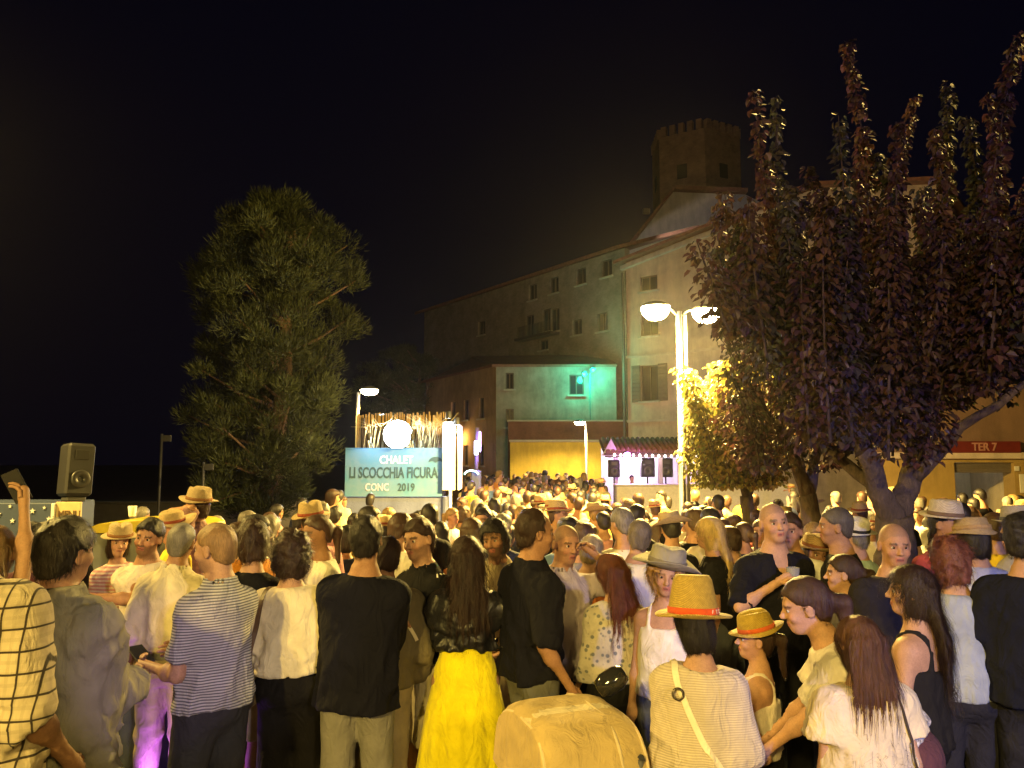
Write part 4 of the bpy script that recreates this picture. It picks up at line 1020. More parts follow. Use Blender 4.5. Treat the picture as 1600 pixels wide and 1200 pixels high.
def near_tree():
    Y = 7.0; b = at(1398, 800, Y); gz = ground_z(Y); bx = b.x
    def W(px, py, yy): p = at(px, py, yy); return (p.x-bx, p.y-Y, p.z-gz)
    tops = [(1178,140),(1213,150),(1322,66),(1310,180),(1430,150),(1478,128),(1540,148),(1592,50),(1400,190),(1370,240),(1345,225),(1262,260),(1235,290),(1195,250),(1460,200),(1510,180),(1565,220),(1630,80),(1670,170),(1720,260),(1650,240)]
    wh = []
    for i, (px, py) in enumerate(tops):
        yy = Y + rt.uniform(-1.0,.9); bxp = 1395 + (px-1395)*.72
        wh.append((W(bxp, rt.uniform(560,640), yy), W(px, py, yy), .10))
    for i in range(120):
        px = rt.uniform(1085, 1760); yy = Y + rt.uniform(-1.25,1.25); tp = rt.uniform(270, 430) + 70*abs(px-1420)/330*(rt.rand()); 
        lo = 640 + 90*rt.rand() - 130*max(0,min(1.2,(px-1440)/140)) - 190*max(0,min(1,(1270-px)/130))
        wh.append((W(1395 + (px-1395)*.90, lo, yy), W(px, tp, yy), .17))
    tr = [([W(1402,930,Y), W(1398,860,Y), W(1396,805,Y)], [.20,.165,.16]), ([W(1397,812,Y), W(1372,765,Y-.1), W(1345,690,Y-.3), W(1300,590,Y-.5)], [.125,.095,.075,.045]),
          ([W(1397,812,Y), W(1420,765,Y+.1), W(1435,690,Y+.2), W(1470,590,Y+.5)], [.13,.105,.08,.05]), ([W(1372,765,Y-.1), W(1310,715,Y+.3), W(1230,640,Y+.6)], [.06,.05,.03]), ([W(1425,750,Y+.1), W(1505,670,Y-.3), W(1620,590,Y-.6)], [.065,.045,.025]),
          ([W(1435,690,Y+.2), W(1420,600,Y), W(1415,480,Y)], [.06,.045,.03]), ([W(1345,690,Y-.3), W(1350,600,Y-.6), W(1330,480,Y-.8)], [.055,.04,.03])]
    whip_tree('big dark purple leaved tree with tall shoots and forked trunk', (bx, Y, gz), tr, wh, 3, .070, .0056, PLUM)
near_tree()
def mid_tree(px, Y, label, seed, r0, leanx, crown, pal, nw, leafs, sp):
    b = at(px, 800, Y); gz = ground_z(Y)
    def W(x, y, yy=Y): p = at(x, y, yy); return (p.x-b.x, p.y-Y, p.z-gz)
    (x0, x1, yt, yb) = crown; wh = []
    for i in range(nw):
        x = rt.uniform(x0, x1); yy = Y + rt.uniform(-.9,.9); t = rt.rand(); y1 = yt + (yb-yt)*t*.75; xb = px + leanx + (x-px-leanx)*.6
        wh.append((W(xb, min(y1+110, yb), yy), W(x, y1, yy), .20))
    f0 = W(px+leanx*.3, 775)
    tr = [([W(px,900), W(px,840), f0], [r0*1.1, r0, r0*.95]), ([f0, W(px+leanx*.6-18,700), W(x0+(px-x0)*.4,620)], [r0*.75,r0*.5,r0*.25]), ([f0, W(px+leanx*.6+26,700), W(x1-(x1-px)*.4,610)], [r0*.7,r0*.45,r0*.25])]
    whip_tree(label, (b.x, Y, gz), tr, wh, seed, leafs, sp, pal)
mid_tree(1268, 8.8, 'slim dark leaved tree between the forked tree and the lamp lit one', 5, .115, -22, (1120,1330,430,735), PLUM, 55, .072, .0100)
mid_tree(1172, 12.1, 'small tree with lamp lit yellow leaves beside the double street lamp', 6, .105, -15, (1056,1240,555,760), LAMP_GOLD + [(.12,.05,.03)], 120, .088, .0125)

def pine(label, px, Y, toppy, seed, x0, x1, botpy=770):
    b = at(px, 790, Y); gz = ground_z(Y); root = thing('pine_tree', label, 'tree', (b.x, Y, gz)); rs = np.random.RandomState(seed)
    Hh = at(px, toppy, Y).z - gz; tb = MB(); tr = [(0,0,0),(.1,0,Hh*.25),(.35,0,Hh*.48),(.30,.1,Hh*.66),(.55,.1,Hh*.82)]
    tb.tube(tr, [.30,.26,.21,.15,.07], 10)
    prof = [(.09,.36),(.16,.62),(.28,.82),(.40,.80),(.50,.80),(.62,.90),(.75,.98),(.86,.86),(.94,.55),(1.0,.16)]
    hw = (x1-x0)/2/FPX*Y; cx = ((x0+x1)/2-px)/FPX*Y
    clumps = []
    for i in range(430):
        z = rs.uniform(.09,1.0); w_ = np.interp(z, *zip(*prof)); a = rs.rand()*6.283; q = rs.rand()**.5
        rr = hw*w_*q*(0.82+.3*rs.rand()); drift = cx*np.clip((z-.2)*1.6, 0, 1) - .25*(1-z)
        c = np.array([rr*math.cos(a)+drift, rr*math.sin(a), z*Hh]); clumps.append((c, .30+.30*rs.rand(), a))
        if i % 5 == 0:
            zt = max(.2, z-.10); j = np.array([np.interp(zt*Hh, [p[2] for p in tr], [p[0] for p in tr]), 0, zt*Hh])
            tb.tube([tuple(j), tuple((j+c)/2+np.array([0,0,-.12])), tuple(c)], [.055,.04,.02], 5)
    tb.build('trunk', PBARK, root)
    V=[]; cols=[]
    for c, r_, a in clumps:
        n = 260; u = unit(rs.normal(size=(n,3))); p = c + u*r_*(rs.rand(n,1)**.5)*np.array([1,1,.75]); d = unit(u*.7 + np.array([0,0,.7]) + .35*np.array([math.cos(a),math.sin(a),0]) + rs.normal(size=(n,3))*.3)
        s = unit(np.cross(d, rs.normal(size=(n,3)))); l = .12+.12*rs.rand(n,1); V.append(np.stack([p - s*.013, p + s*.013, p + d*l], 1))
        cols.append(np.array([.058,.072,.026])*(.55+.8*rs.rand())*(.7+.6*rs.rand(n,1)))
    V = np.concatenate(V); n = len(V); me = np_mesh('crown', V.reshape(-1,3), np.arange(n*3).reshape(-1,3), False); me.materials.append(NEEDLE)
    at_ = me.color_attributes.new('Col', 'FLOAT_COLOR', 'POINT'); c = np.ones((n,3,4), f32); c[:,:,:3] = np.concatenate(cols)[:,None,:]; at_.data.foreach_set('color', c.ravel())
    o = link(bpy.data.objects.new('crown', me), root); o['kind'] = 'stuff'
pine('huge rounded pine tree towering to one side of the bamboo chalet', 420, 22.0, 318, 21, 283, 562)
pine('dark low tree behind the chalet near the low house', 640, 48.0, 545, 22, 560, 700)

# ------------------------------------------------------------------ chalet stall with the painted board
CY = 17.5; c0 = at(617, 720, CY); ch = thing('chalet_stall', 'bamboo fenced chalet stall with painted light blue board', 'stall', (c0.x, CY, -.36))
def cx_(px): return (px-800)/FPX*CY - c0.x
def cz_(py): return CAM_H + (720-py)/FPX*CY + .36
MB().box(((cx_(540)+cx_(700))/2, .10, cz_(775)/2), (cx_(700)-cx_(540), .3, cz_(775)), bev=.01).build('base_panel', plaster((.15,.17,.30), .15), ch)
def board_mat():
    m = N('painted_board'); v = m.coord('Object'); n1 = m.noise(v, 2.2, 4); m.color(m.ramp(n1, [(.35,(.07,.22,.40)),(.6,(.13,.24,.38)),(.75,(.05,.21,.38))])); m.set(Roughness=.6); return m.m
bd = MB().box(((cx_(542)+cx_(692))/2, -.08, (cz_(775)+cz_(700))/2), (cx_(692)-cx_(542), .04, cz_(700)-cz_(775)), bev=.006).build('sign_board', board_mat(), ch)
DK = plain((.03,.07,.10), .6); WH = plain((.82,.86,.88), .6)
def TX(s, px, py, size, mat, wx=1.0, off=.004):
    text_mesh(s, size, .004, mat, bd, Matrix.Translation((cx_(px), -.106, cz_(py))) @ UP @ Matrix.Diagonal((wx,1,1,1)), font_off=off)
TX('CHALET', 621, 719, .25, WH, .82); TX('LI SCOCCHIA FICURA', 617, 739, .34, DK, .60, .007); TX('CONC', 592, 761, .23, plain((.55,.50,.66), .6), .78); TX('2019', 637, 761, .24, DK, .82)
um = MB(); uc = (cx_(682), cz_(722)); pts = [(uc[0]+.16*math.cos(a)*1.0, uc[1]+.12*math.sin(a)) for a in np.linspace(0, math.pi, 14)]
um.prism([(p[0], p[1]) for p in pts] + [(uc[0]-.08, uc[1]+.03), (uc[0], uc[1]-.01), (uc[0]+.08, uc[1]+.03)], -.108, -.101); um.build('painted_umbrella', DK, bd)
cane = MB()
for i in range(44):
    x = cx_(546) + (cx_(690)-cx_(546))*i/43 + rng.uniform(-.006,.006); cane.tube([(x, .9+rng.uniform(-.02,.02), cz_(790)), (x+rng.uniform(-.02,.02), .9, cz_(643)+rng.uniform(-.05,.05))], [.024,.020], 6)
o = cane.build('bamboo_fence', plain((.42,.28,.12), .7, var=.35, scale=6), ch); o['kind'] = 'stuff'
for px in (558, 690): MB().tube([(cx_(px), .84, 0), (cx_(px), .84, cz_(650))], .035, 8).build('post', plain((.10,.07,.05), .7), ch)
cr = MB()      # dry reeds hanging over the board
for i in range(60):
    x = cx_(rng.choice((575, 640, 655, 668, 680))) + rng.gauss(0,.10); z = cz_(700)+rng.uniform(.0,.1); cr.tube([(x, .55+rng.uniform(-.2,.2), z-.1), (x+rng.uniform(-.15,.15), .5, z+.45), (x+rng.uniform(-.4,.4), .35, z+rng.uniform(.35,.75))], [.012,.009,.003], 4)
o = cr.build('reeds', plain((.60,.50,.26), .7, var=.3), ch); o['kind'] = 'stuff'
MB().box((cx_(703), -.2, (cz_(765)+cz_(660))/2), (cx_(714)-cx_(694), .05, cz_(660)-cz_(765)), bev=.01).build('white_panel', plain((.80,.80,.78), .5), ch)
MB().box((cx_(718), .25, (cz_(765)+cz_(664))/2), (.05, .9, cz_(664)-cz_(765)), bev=.01).build('white_panel', plain((.80,.80,.78), .5), ch)
MB().tube([(cx_(706), -.26, 0), (cx_(706), -.26, cz_(765))], .035, 8).build('panel_post', plain((.75,.75,.75), .5), ch)
def spot_can(root, c, d, col, strength, power, r=.07, angle=110, name='spotlight'):
    d = Vector(d).normalized(); q = d.to_track_quat('-Z','Y').to_matrix(); c = Vector(c)
    hb = MB().lathe([(.0001,.16),(r*.8,.15),(r,.02),(r*1.08,0),(r*.96,-.002)], 16, c, q).build(name, plain((.05,.05,.05), .5), root)
    MB().lathe([(r*.94,.004),(r*.6,-.004),(.0001,-.008)], 16, c, q).build('lens', glow(col, strength), hb)
    add_light('spot_light', c + d*.05, power, col, root, 'SPOT', r*.7, d, angle, .5)
COOL = (.85,.95,1.0)
ho = MB().lathe([(.0001,-.16),(.20,-.14),(.34,0),(.36,.02),(.33,.02)], 24, (cx_(617), .46, cz_(678)), Matrix.Rotation(R(90),3,'X')).build('floodlight', plain((.06,.06,.06), .5), ch)
MB().lathe([(.33,.015),(.24,.07),(.12,.10),(.0001,.11)], 24, (cx_(617), .46, cz_(678)), Matrix.Rotation(R(90),3,'X')).build('lens', glow((1,.97,.88), 60), ho)
add_light('flood_light', (cx_(617), .25, cz_(676)), 260, (1,.95,.82), ch, 'POINT', .12)
spot_can(ch, (cx_(703), -.36, cz_(655)), (0,.12,-1), COOL, 60, 60); spot_can(ch, (cx_(715), -.26, cz_(664)), (0,.12,-1), COOL, 60, 60)
bl = MB().tube([(cx_(600),-.9,cz_(690)+.55),(cx_(600),-.1,cz_(690)+.62)], .015, 6).build('light_bar', GREYM, ch)
for px in (585, 650):
    MB().tube([(cx_(px),-.10,cz_(700)),(cx_(px),-.55,cz_(690)+.02)], .012, 6).build('light_bracket', GREYM, ch)
    spot_can(ch, (cx_(px), -.62, cz_(688)), (.0,.75,-1), (.40,.80,1.0), 25, 26, .05, 130)

# ------------------------------------------------------------------ blue lit column and arch behind the crowd
bs = thing('light_stand', 'blue and violet lit stand with a glowing teal arch beside the chalet', 'light stand', (at(744,720,19).x, 19, -.36))
def bz(py): return CAM_H + (720-py)/FPX*19 + .36
def bx_(px): return (px-744)/FPX*19
MB().box((0, .1, bz(735)/2), (.24, .3, bz(735)), bev=.02).build('counter', plain((.05,.06,.12), .5), bs)
MB().tube([(0,.1,bz(735)),(0.02,.1,bz(668))], .05, 10).build('column', plain((.12,.10,.25), .5), bs)
MB().box((.0, -.03, bz(700)), (.09, .06, .34), bev=.02).build('tube_light', glow((.55,.70,1.0), 14), bs)
MB().box((.09, .02, bz(690)), (.05, .05, .50), bev=.02).build('tube_light', glow((.55,.35,1.0), 7), bs)
MB().tube([(bx_(737)+.17*math.cos(a), -.12, bz(742)+.11*math.sin(a)) for a in np.linspace(0.1, 3.04, 12)], .022, 8).build('arch_light', glow((.10,.85,.75), 3), bs)
add_light('violet_light', (.1,-.35,bz(700)), 120, (.45,.25,1.0), bs, 'POINT', .1)

# ------------------------------------------------------------------ kiosk stage with tiled roof
KY = 28.0; kx = at(1008, 720, KY).x; kk = thing('kiosk', 'tiled roof kiosk stage with string of bulbs and violet light', 'kiosk', (kx, KY, -.36))
def ku(px): return (px-800)/FPX*KY - kx
def kz(py): return CAM_H + (720-py)/FPX*KY + .36
k0, k1 = ku(945), ku(1108)
WK = plaster((.66,.60,.66), .1)
MB().box(((k0+k1)/2, 2.6, 1.4), (k1-k0-.3, .15, 2.8)).build('back_wall', WK, kk)
MB().box((k1-.2, 1.3, 1.4), (.15, 2.5, 2.8)).build('side_wall', WK, kk)
for px in (962, 1031, 1062, 1106): MB().box((ku(px), .1, kz(712)/2), (.16, .16, kz(712)), bev=.02).build('post', WK, kk)
MB().box(((k0+k1)/2, .05, kz(711)), (k1-k0, .14, .18), bev=.02).build('eaves_beam', plain((.14,.09,.08), .7), kk)
rt_ = MB(); ang = math.atan2(kz(684)-kz(707), 1.6)
MB().box(((k0+k1)/2, .75, (kz(684)+kz(707))/2-.06), (k1-k0+.1, 1.75, .06), rx=ang).build('roof', plain((.10,.05,.045), .8), kk)
tl = MB(); tl.tube([(0,-.10,kz(707)),(0,.75,(kz(684)+kz(707))/2+.0),(0,1.55,kz(684))], [.095,.085,.08], 8); tlm = tl.mesh('roof_tile'); tlm.materials.append(TILE)
nT = 20
for i in range(nT): o = link(bpy.data.objects.new('roof_tile', tlm), kk); o.location = (k0 + .1 + (k1-k0-.2)*i/(nT-1), 0, .01)
mb = MB().prism([(k0-.12, kz(712)), (k0+.52, kz(712)), (k0+.22, kz(686))], -.04, .06); mb.build('gable_end', WK, kk)
wr = MB().tube([(ku(958),-.10,kz(707)+.02),(ku(1108),-.10,kz(712))], .010, 5).build('bulb_wire', plain((.03,.03,.03), .6), kk)
bm_ = MB().lathe([(.0001,-.05),(.03,-.042),(.045,0),(.03,.042),(.012,.06)], 10).mesh('string_bulb'); bm_.materials.append(glow((1,.85,.80), 9))
for i in range(15): o = link(bpy.data.objects.new('string_bulb', bm_), kk); o.location = (ku(959+i*9.8), -.10, kz(708.5+i*.25)-.06)
spot_can(kk, (ku(977), -.30, kz(712)), (.1,-.9,-.5), (.75,.25,1.0), 45, 240, .14, 150)
for px in (985, 1045): MB().box((ku(px), 1.6, kz(706)), (.9, .1, .06)).build('ceiling_light', glow((.95,.80,1.0), 10), kk)
add_light('stage_light', (ku(1000), 1.3, kz(712)), 420, (.92,.78,1.0), kk, 'POINT', .2)
add_light('violet_light', (ku(977), -.75, kz(706)), 45, (.70,.15,1.0), kk, 'POINT', .12)
MB().box(((ku(955)+ku(1215))/2, -.9, kz(757)/2), (ku(1215)-ku(955), .5, kz(757)), bev=.03).build('counter', plain((.80,.78,.80), .5), kk)
MB().box(((ku(955)+ku(1215))/2, -.9, kz(757)+.025), (ku(1215)-ku(955)+.1, .62, .05), bev=.015).build('counter_top', plain((.80,.80,.78), .4), kk)
def pa_speaker(label, c, w_, h_, d_, rz=0, stand=None, group='stage speakers in the kiosk'):
    sp = thing('loudspeaker', label, 'loudspeaker', c, rz, group); m = plain((.025,.025,.030), .55)
    MB().box((0,0,h_/2), (w_,d_,h_), bev=.03).build('cabinet', m, sp)
    MB().box((0,-d_/2-.004,h_/2), (w_*.88,.012,h_*.9), bev=.004).build('grille', plain((.012,.012,.014), .7, bump=.6, scale=60), sp)
    MB().lathe([(.0001,.02),(w_*.12,.0),(w_*.32,-.03),(w_*.36,-.012)], 20, (0,-d_/2-.012,h_*.32), Matrix.Rotation(R(-90),3,'X')).build('woofer', plain((.03,.03,.032), .4), sp)
    MB().box((0,-d_/2-.012,h_*.78), (w_*.5,.01,h_*.18), bev=.004).build('horn', plain((.03,.03,.03), .4), sp)
    if stand: MB().tube([(0,0,-stand),(0,0,.02)], .03, 8).build('stand', m, sp); MB().lathe([(.0001,-stand+.02),(.22,-stand+.02),(.22,-stand)], 12).build('stand_base', m, sp)
    return sp
for px, lb in ((1017,'black loudspeaker hanging between the kiosk posts beside the disc jockey'), (1046,'black loudspeaker in the kiosk nearest the lamp post')):
    pa_speaker(lb, (kx+ku(px), KY+.9, -.36+kz(746)), .50, .72, .40, 0, kz(746)-.05)
pa_speaker('black loudspeaker on a stand beneath the white gable end of the kiosk', (kx+ku(956), KY-.4, -.36+kz(745)), .40, .62, .36, 0, kz(745)-.02)

# ------------------------------------------------------------------ market stall with the menu board, loudspeaker on top
SY = 8.6; s0 = at(40, 720, SY).x; st = thing('food_stall', 'dark blue food stall with painted white stars and wooden menu board', 'stall', (s0, SY, ground_z(SY)))
def fz(py): return CAM_H + (720-py)/FPX*SY - ground_z(SY)
def fx(px): return (px-800)/FPX*SY - s0
fp = MB().box(((fx(-160)+fx(95))/2, .4, fz(785)/2), (fx(95)-fx(-160), .8, fz(785)), bev=.01).build('counter_panel', plain((.045,.065,.13), .6), st)
WS_ = plain((.75,.75,.72), .6)
for (px, py, r_) in ((45,801,.024),(60,797,.022),(86,809,.02),(67,817,.016),(78,792,.014),(8,802,.022),(70,820,.018),(25,790,.014),(30,812,.02),(-20,800,.024)):
    sm_ = MB(); pts = []
    for k in range(10): a = math.pi*k/5; rr = r_*(1.5 if k%2==0 else .62); pts.append((fx(px)+rr*math.sin(a), fz(py)+rr*math.cos(a)))
    sm_.prism(pts, -.012, -.003).build('painted_star', WS_, fp)
mbd = MB().box(((fx(98)+fx(137))/2, -.03, (fz(783)+fz(820))/2), (fx(137)-fx(98), .03, fz(783)-fz(820)), bev=.004).build('menu_board', plain((.62,.47,.27), .6), st)
MB().box((fx(97), -.05, (fz(785)+fz(815))/2), (.045, .06, fz(785)-fz(815)), bev=.008).build('corner_post', plain((.78,.76,.74), .5), st)
text_mesh('MENU', .105, .003, plain((.12,.07,.03), .6), mbd, Matrix.Translation(((fx(103)+fx(137))/2, -.050, fz(802))) @ UP @ Matrix.Diagonal((.85,1,1,1)), font_off=.003)
sp = pa_speaker('black angled loudspeaker standing on top of the blue food stall', (s0+fx(98), SY+.30, ground_z(SY)+fz(785)+.06), .29, .60, .30, R(-28), None, None)
sp.rotation_euler = (R(-3), R(3), R(48))
MB().box((0,0,-.03), (.2,.2,.06), bev=.01).build('feet', plain((.05,.05,.05), .6), sp)
# yellow lidded waste container
DY = 7.6; dc = at(255, 720, DY); wc = thing('waste_container', 'grey wheeled waste container with yellow lid and a cup on top', 'container', (dc.x, DY, ground_z(DY)))
def dz_(py): return CAM_H + (720-py)/FPX*DY - ground_z(DY)
mb = MB(); mb.prism([(-.36,.12),(.36,.12),(.44,dz_(822)),(-.44,dz_(822))], -.4, .4).build('bin_body', plain((.16,.17,.17), .6), wc)
lid = MB(); prof = [(-.47,dz_(824)),(-.46,dz_(817)),(-.36,dz_(811)),(0,dz_(807)),(.36,dz_(811)),(.46,dz_(817)),(.47,dz_(824))]; lid.prism(prof, -.46, .46).build('lid', plain((.48,.38,.03), .45, var=.12), wc)
for sx in (-1,1):
    for sy in (-.3,.3): MB().lathe([(.0001,-.02),(.08,-.02),(.08,.02),(.0001,.02)], 14, (sx*.35,sy,.08), Matrix.Rotation(R(90),3,'Y')).build('wheel', plain((.03,.03,.03), .6), wc)
cpw = MB().lathe([(.030,0),(.042,.10),(.040,.10),(.028,.006)], 14).build('paper_cup', plain((.8,.78,.72), .5), None, (dc.x-.28, DY, ground_z(DY)+dz_(806)+.005))
tag(cpw, 'white paper cup left on the yellow container lid', 'cup')
# low wall and poles at the dark edge of the square
lw = thing('low_wall', 'dark low stone wall along the unlit edge of the square', 'wall', (at(180,700,26).x, 26, -.36)); MB().box((0,0,.45), (16,.4,.9), bev=.03).build('wall_body', STONE, lw); MB().box((0,0,.93), (16.1,.5,.07), bev=.02).build('coping', STONE, lw)
for px, Y_, tp, lb in ((252,20,678,'thin dark pole with a small bracket beside the pine tree'), (319,19,722,'short thin sign pole against the foot of the pine')):
    p = at(px,700,Y_); q = thing('sign_pole', lb, 'pole', (p.x, Y_, -.36)); h_ = CAM_H+(720-tp)/FPX*Y_+.36
    MB().tube([(0,0,0),(0,0,h_)], .035, 8).build('shaft', plain((.05,.05,.05), .5), q); MB().box((.14,0,h_-.12), (.22,.03,.16), bev=.01).build('plate', plain((.06,.06,.06), .5), q)

# ------------------------------------------------------------------ pushchair
PY = 3.15; pc = at(888, 1150, PY); pr = thing('pushchair', 'pushchair with a mustard beige canopy in front of the yellow skirt', 'pushchair', (pc.x, PY, ground_z(PY)), R(8))
pz = at(900, 1090, PY).z - ground_z(PY)
def sq(a): return 1/((abs(math.cos(a))**3.4 + abs(math.sin(a))**3.4)**(1/3.4))
def canopy():
    V=[]; n=22; m=15
    for i in range(n):
        a = math.pi*(.05 + .98*i/(n-1))                       # sweep from front edge over the top to the back
        for j in range(m):
            t = -1 + 2*j/(m-1); rib = .004*math.cos(a*9)
            w_ = .215*t*(1-.10*math.sin(a)); h_ = (.31+rib)*(1-.10*abs(t)**6)*sq(a)
            V.append((w_, h_*math.cos(a)*.95, pz-.345 + h_*math.sin(a)))
    F = [(i*m+j, i*m+j+1, (i+1)*m+j+1, (i+1)*m+j) for i in range(n-1) for j in range(m-1)]
    T = []
    for j in (0, m-1):                                   # cloth side panels
        b0 = len(V); V.append((V[j][0], 0.0, pz-.345))
        T += [(b0, i*m+j, (i+1)*m+j) for i in range(n-1)]
    me = np_mesh('canopy', V, [np.array(F), np.array(T)]); sm_ = np.ones(len(me.polygons), bool); sm_[len(F):] = False; me.polygons.foreach_set('use_smooth', sm_); me.materials.append(fabric((.52,.39,.17), rough=.85)); o = link(bpy.data.objects.new('canopy', me), pr)
    so_ = o.modifiers.new('thick', 'SOLIDIFY'); so_.thickness = .012; return o
cn = canopy(); cn.rotation_euler = (0,0,R(12))
def arc(t, off=.012): return [(.215*t*(1-.10*math.sin(a)), (.31*(1-.10*abs(t)**6)*sq(a)+off)*math.cos(a)*.95, pz-.345+(.31*(1-.10*abs(t)**6)*sq(a)+off)*math.sin(a)) for a in np.linspace(.16,3.2,26)]
for t in (-1,.42,1): MB().tube(arc(t, .006), .008, 6).build('canopy_piping', fabric((.66,.54,.32)), cn)
def band(a0, a1, name, mat, off):
    V = []; aa = np.linspace(a0, a1, 6); tt = np.linspace(-1.02, 1.02, 13)
    for lay in (off, off-.008):
        for a in aa:
            for t in tt:
                h_ = (.31*(1-.10*min(1,abs(t))**6))*sq(a) + lay; V.append((.215*t*(1-.10*math.sin(a)), h_*math.cos(a)*.95, pz-.345+h_*math.sin(a)))
    k = len(tt); F = [(i*k+j, i*k+j+1, (i+1)*k+j+1, (i+1)*k+j) for i in range(5) for j in range(k-1)]; me = np_mesh(name, V, np.array(F)); me.materials.append(mat); link(bpy.data.objects.new(name, me), cn)
band(1.42, 1.95, 'canopy_trim', fabric((.68,.58,.36)), .010); band(2.75, 3.05, 'canopy_trim', fabric((.62,.50,.26)), .010)
MB().tube([(t,.30,pz-.28) for t in np.linspace(-.2,.2,8)], .016, 8).build('canopy_rim', fabric((.66,.54,.30)), pr)
MB().box((-.02,0,pz-.50), (.62,.42,.22), bev=.09).build('seat', fabric((.50,.38,.18)), pr)
for sy in (-.24,.24):
    MB().tube([(-.35,sy,.14),(.05,sy,.55),(.20,sy,.80),(.22,sy,pz-.16)], .014, 8).build('frame_tube', GREYM, pr); MB().tube([(.33,sy,.14),(.0,sy,.58)], .013, 8).build('frame_tube', GREYM, pr)
MB().tube([(.22,-.24,pz-.16),(.225,0,pz-.15),(.22,.24,pz-.16)], .017, 8).build('handlebar', plain((.03,.03,.03), .6), pr)
for sx in (-.36,.33):
    for sy in (-.27,.27):
        wv = MB().lathe([(.10,-.02),(.13,-.018),(.135,0),(.13,.018),(.10,.02),(.095,0),(.10,-.02)], 20, (sx,sy,.135), Matrix.Rotation(R(90),3,'X')).build('wheel', plain((.03,.03,.03), .7), pr)
        MB().lathe([(.0001,-.012),(.03,-.012),(.03,.012),(.0001,.012)], 12, (sx,sy,.135), Matrix.Rotation(R(90),3,'X')).build('hub', GREYM, wv)
MB().lathe([(.0001,.07),(.035,.065),(.05,.03),(.05,-.03),(.035,-.065),(.0001,-.07)], 16, (.22,.16,pz+.01), Matrix.Rotation(R(60),3,'Y')).build('hanging_bottle', plain((.02,.02,.02), .12, coat=.5), pr)
# assumed violet par can on the paving, read off the violet glow between the people
vp = at(246, 1150, 4.55); vs_ = thing('floor_spotlight', 'small violet spotlight standing on the paving beside the embracing men', 'spotlight', (vp.x, 4.55, ground_z(4.55)))
MB().box((0,0,.015), (.22,.22,.03), bev=.008).build('base', plain((.03,.03,.03), .5), vs_)
MB().lathe([(.0001,.04),(.08,.05),(.10,.16),(.105,.18),(.092,.18)], 18).build('can', plain((.03,.03,.03), .5), vs_)
MB().lathe([(.092,.176),(.05,.186),(.0001,.19)], 18).build('lens', glow((.45,.12,1.0), 20), vs_)
add_light('violet_light', (0,-.05,.27), 7, (.45,.10,1.0), vs_, 'POINT', .08)
# assumed stage light stand, unseen behind the viewer: violet and blue wash on the near backs
ls = thing('stage_light_stand', 'stand of violet and blue stage lights behind the near group', 'stage light', (2.2, -3.2, 0))
MB().tube([(0,0,.02),(0,0,3.0)], .03, 8).build('pole', GREYM, ls); MB().tube([(-.6,0,3.0),(.6,0,3.0)], .025, 8).build('crossbar', GREYM, ls)
for a in (0,2.1,4.2): MB().tube([(0,0,.5),(.6*math.cos(a),.6*math.sin(a),.02)], .018, 6).build('leg', GREYM, ls)
def aim(px, py, Y, c): return at(px,py,Y) - (Vector(c) + ls.location)
for c, tgt, col, pw, ag in (((-.5,0,2.85),(262,1040,3.6),(.42,.10,1.0),420,6), ((0,0,2.85),(1245,985,3.1),(.36,.22,1.0),380,6.5), ((.5,0,2.85),(1500,980,4.0),(.12,.24,1.0),1700,30), ((-.25,0,2.85),(345,960,3.4),(.85,.84,1.0),480,11), ((.25,0,2.85),(1090,1080,2.8),(1.0,.82,.70),200,34), ((.38,0,2.95),(1400,260,7.0),(.48,.36,1.0),1500,42)):  # assumed spots for the near group, the last for the big tree
    spot_can(ls, c, aim(*tgt, c), col, 6, pw, .08, ag)
# ------------------------------------------------------------------ the near group, one by one
BLK = (.006,.006,.008); NAVY = (.010,.012,.024); DENIM = (.075,.085,.105); GREYJ = (.16,.16,.15); WHT = (.66,.62,.56); CREAM = (.64,.55,.40); KHAKI = (.34,.28,.18)
BROWN = (.030,.014,.008); BLACKH = (.012,.009,.009); AUB = (.105,.028,.012); BLOND = (.32,.20,.08); GREYH = (.16,.145,.13); SAND = (.20,.12,.055)
def tee(c, **k): return dict(dict(mat=fabric(c), sleeve=.62, hem=.90), **k)
def trs(c, **k): return dict(dict(mat=fabric(c)), **k)
def pr_(*a, **k): return person(*a, **k)
N1, N2 = 1.1, 1.5

pr_('person in cream and black plaid shirt standing half out of view', -78, 742, 2.3, 8, tone='tan', hair='short', hcol=BROWN, top_=dict(mat=fabric((.56,.47,.34), 'plaid', (.04,.03,.025), .058), sleeve=1.05, hem=.86, ease=.030, armease=.026, neck='collar', loose=.02, fold=1.6), bottom=trs(DENIM), rig=dict(width=1.12, depth=1.1, L='front', Rr=(.27,.10,.92)), lod=N1)
pr_('broad man in olive grey shirt seen from behind, black hair', 104, 808, 2.62, -12, tone='tan', hair='short', hcol=BLACKH, top_=dict(mat=fabric((.25,.235,.175)), sleeve=1.9, hem=.86, ease=.03, neck='collar', loose=.025, fold=1.7, name='shirt'), bottom=trs(DENIM), rig=dict(width=1.10, depth=1.12, L='down', Rr='front', hyaw=-6), lod=N1)
p, rg, fn = pr_('blonde woman in dark top raising one bare arm with a phone', -8, 822, 3.25, 12, sex='f', tone='fair', hair='long', hcol=SAND, top_=dict(mat=fabric((.035,.02,.06)), sleeve=.25, hem=.95), bottom=trs(BLK), rig=dict(Rr=(.14,.10,1.92), poleR=(1,.1,-.2)), lod=N1)
hd, hn, hs_ = handframe(rg, 'R'); cpos = rg.wr['R'] + hd*.10 + hn*.03
ph = MB().box((0,0,0), (.075,.010,.15), bev=.008).build('phone', plain((.02,.02,.025), .25)); ph.location = p.matrix_basis @ Vector(cpos); ph.rotation_euler = (R(10),R(-25),R(10)); tag(ph, 'dark phone held up in the raised hand of the blonde woman', 'phone')
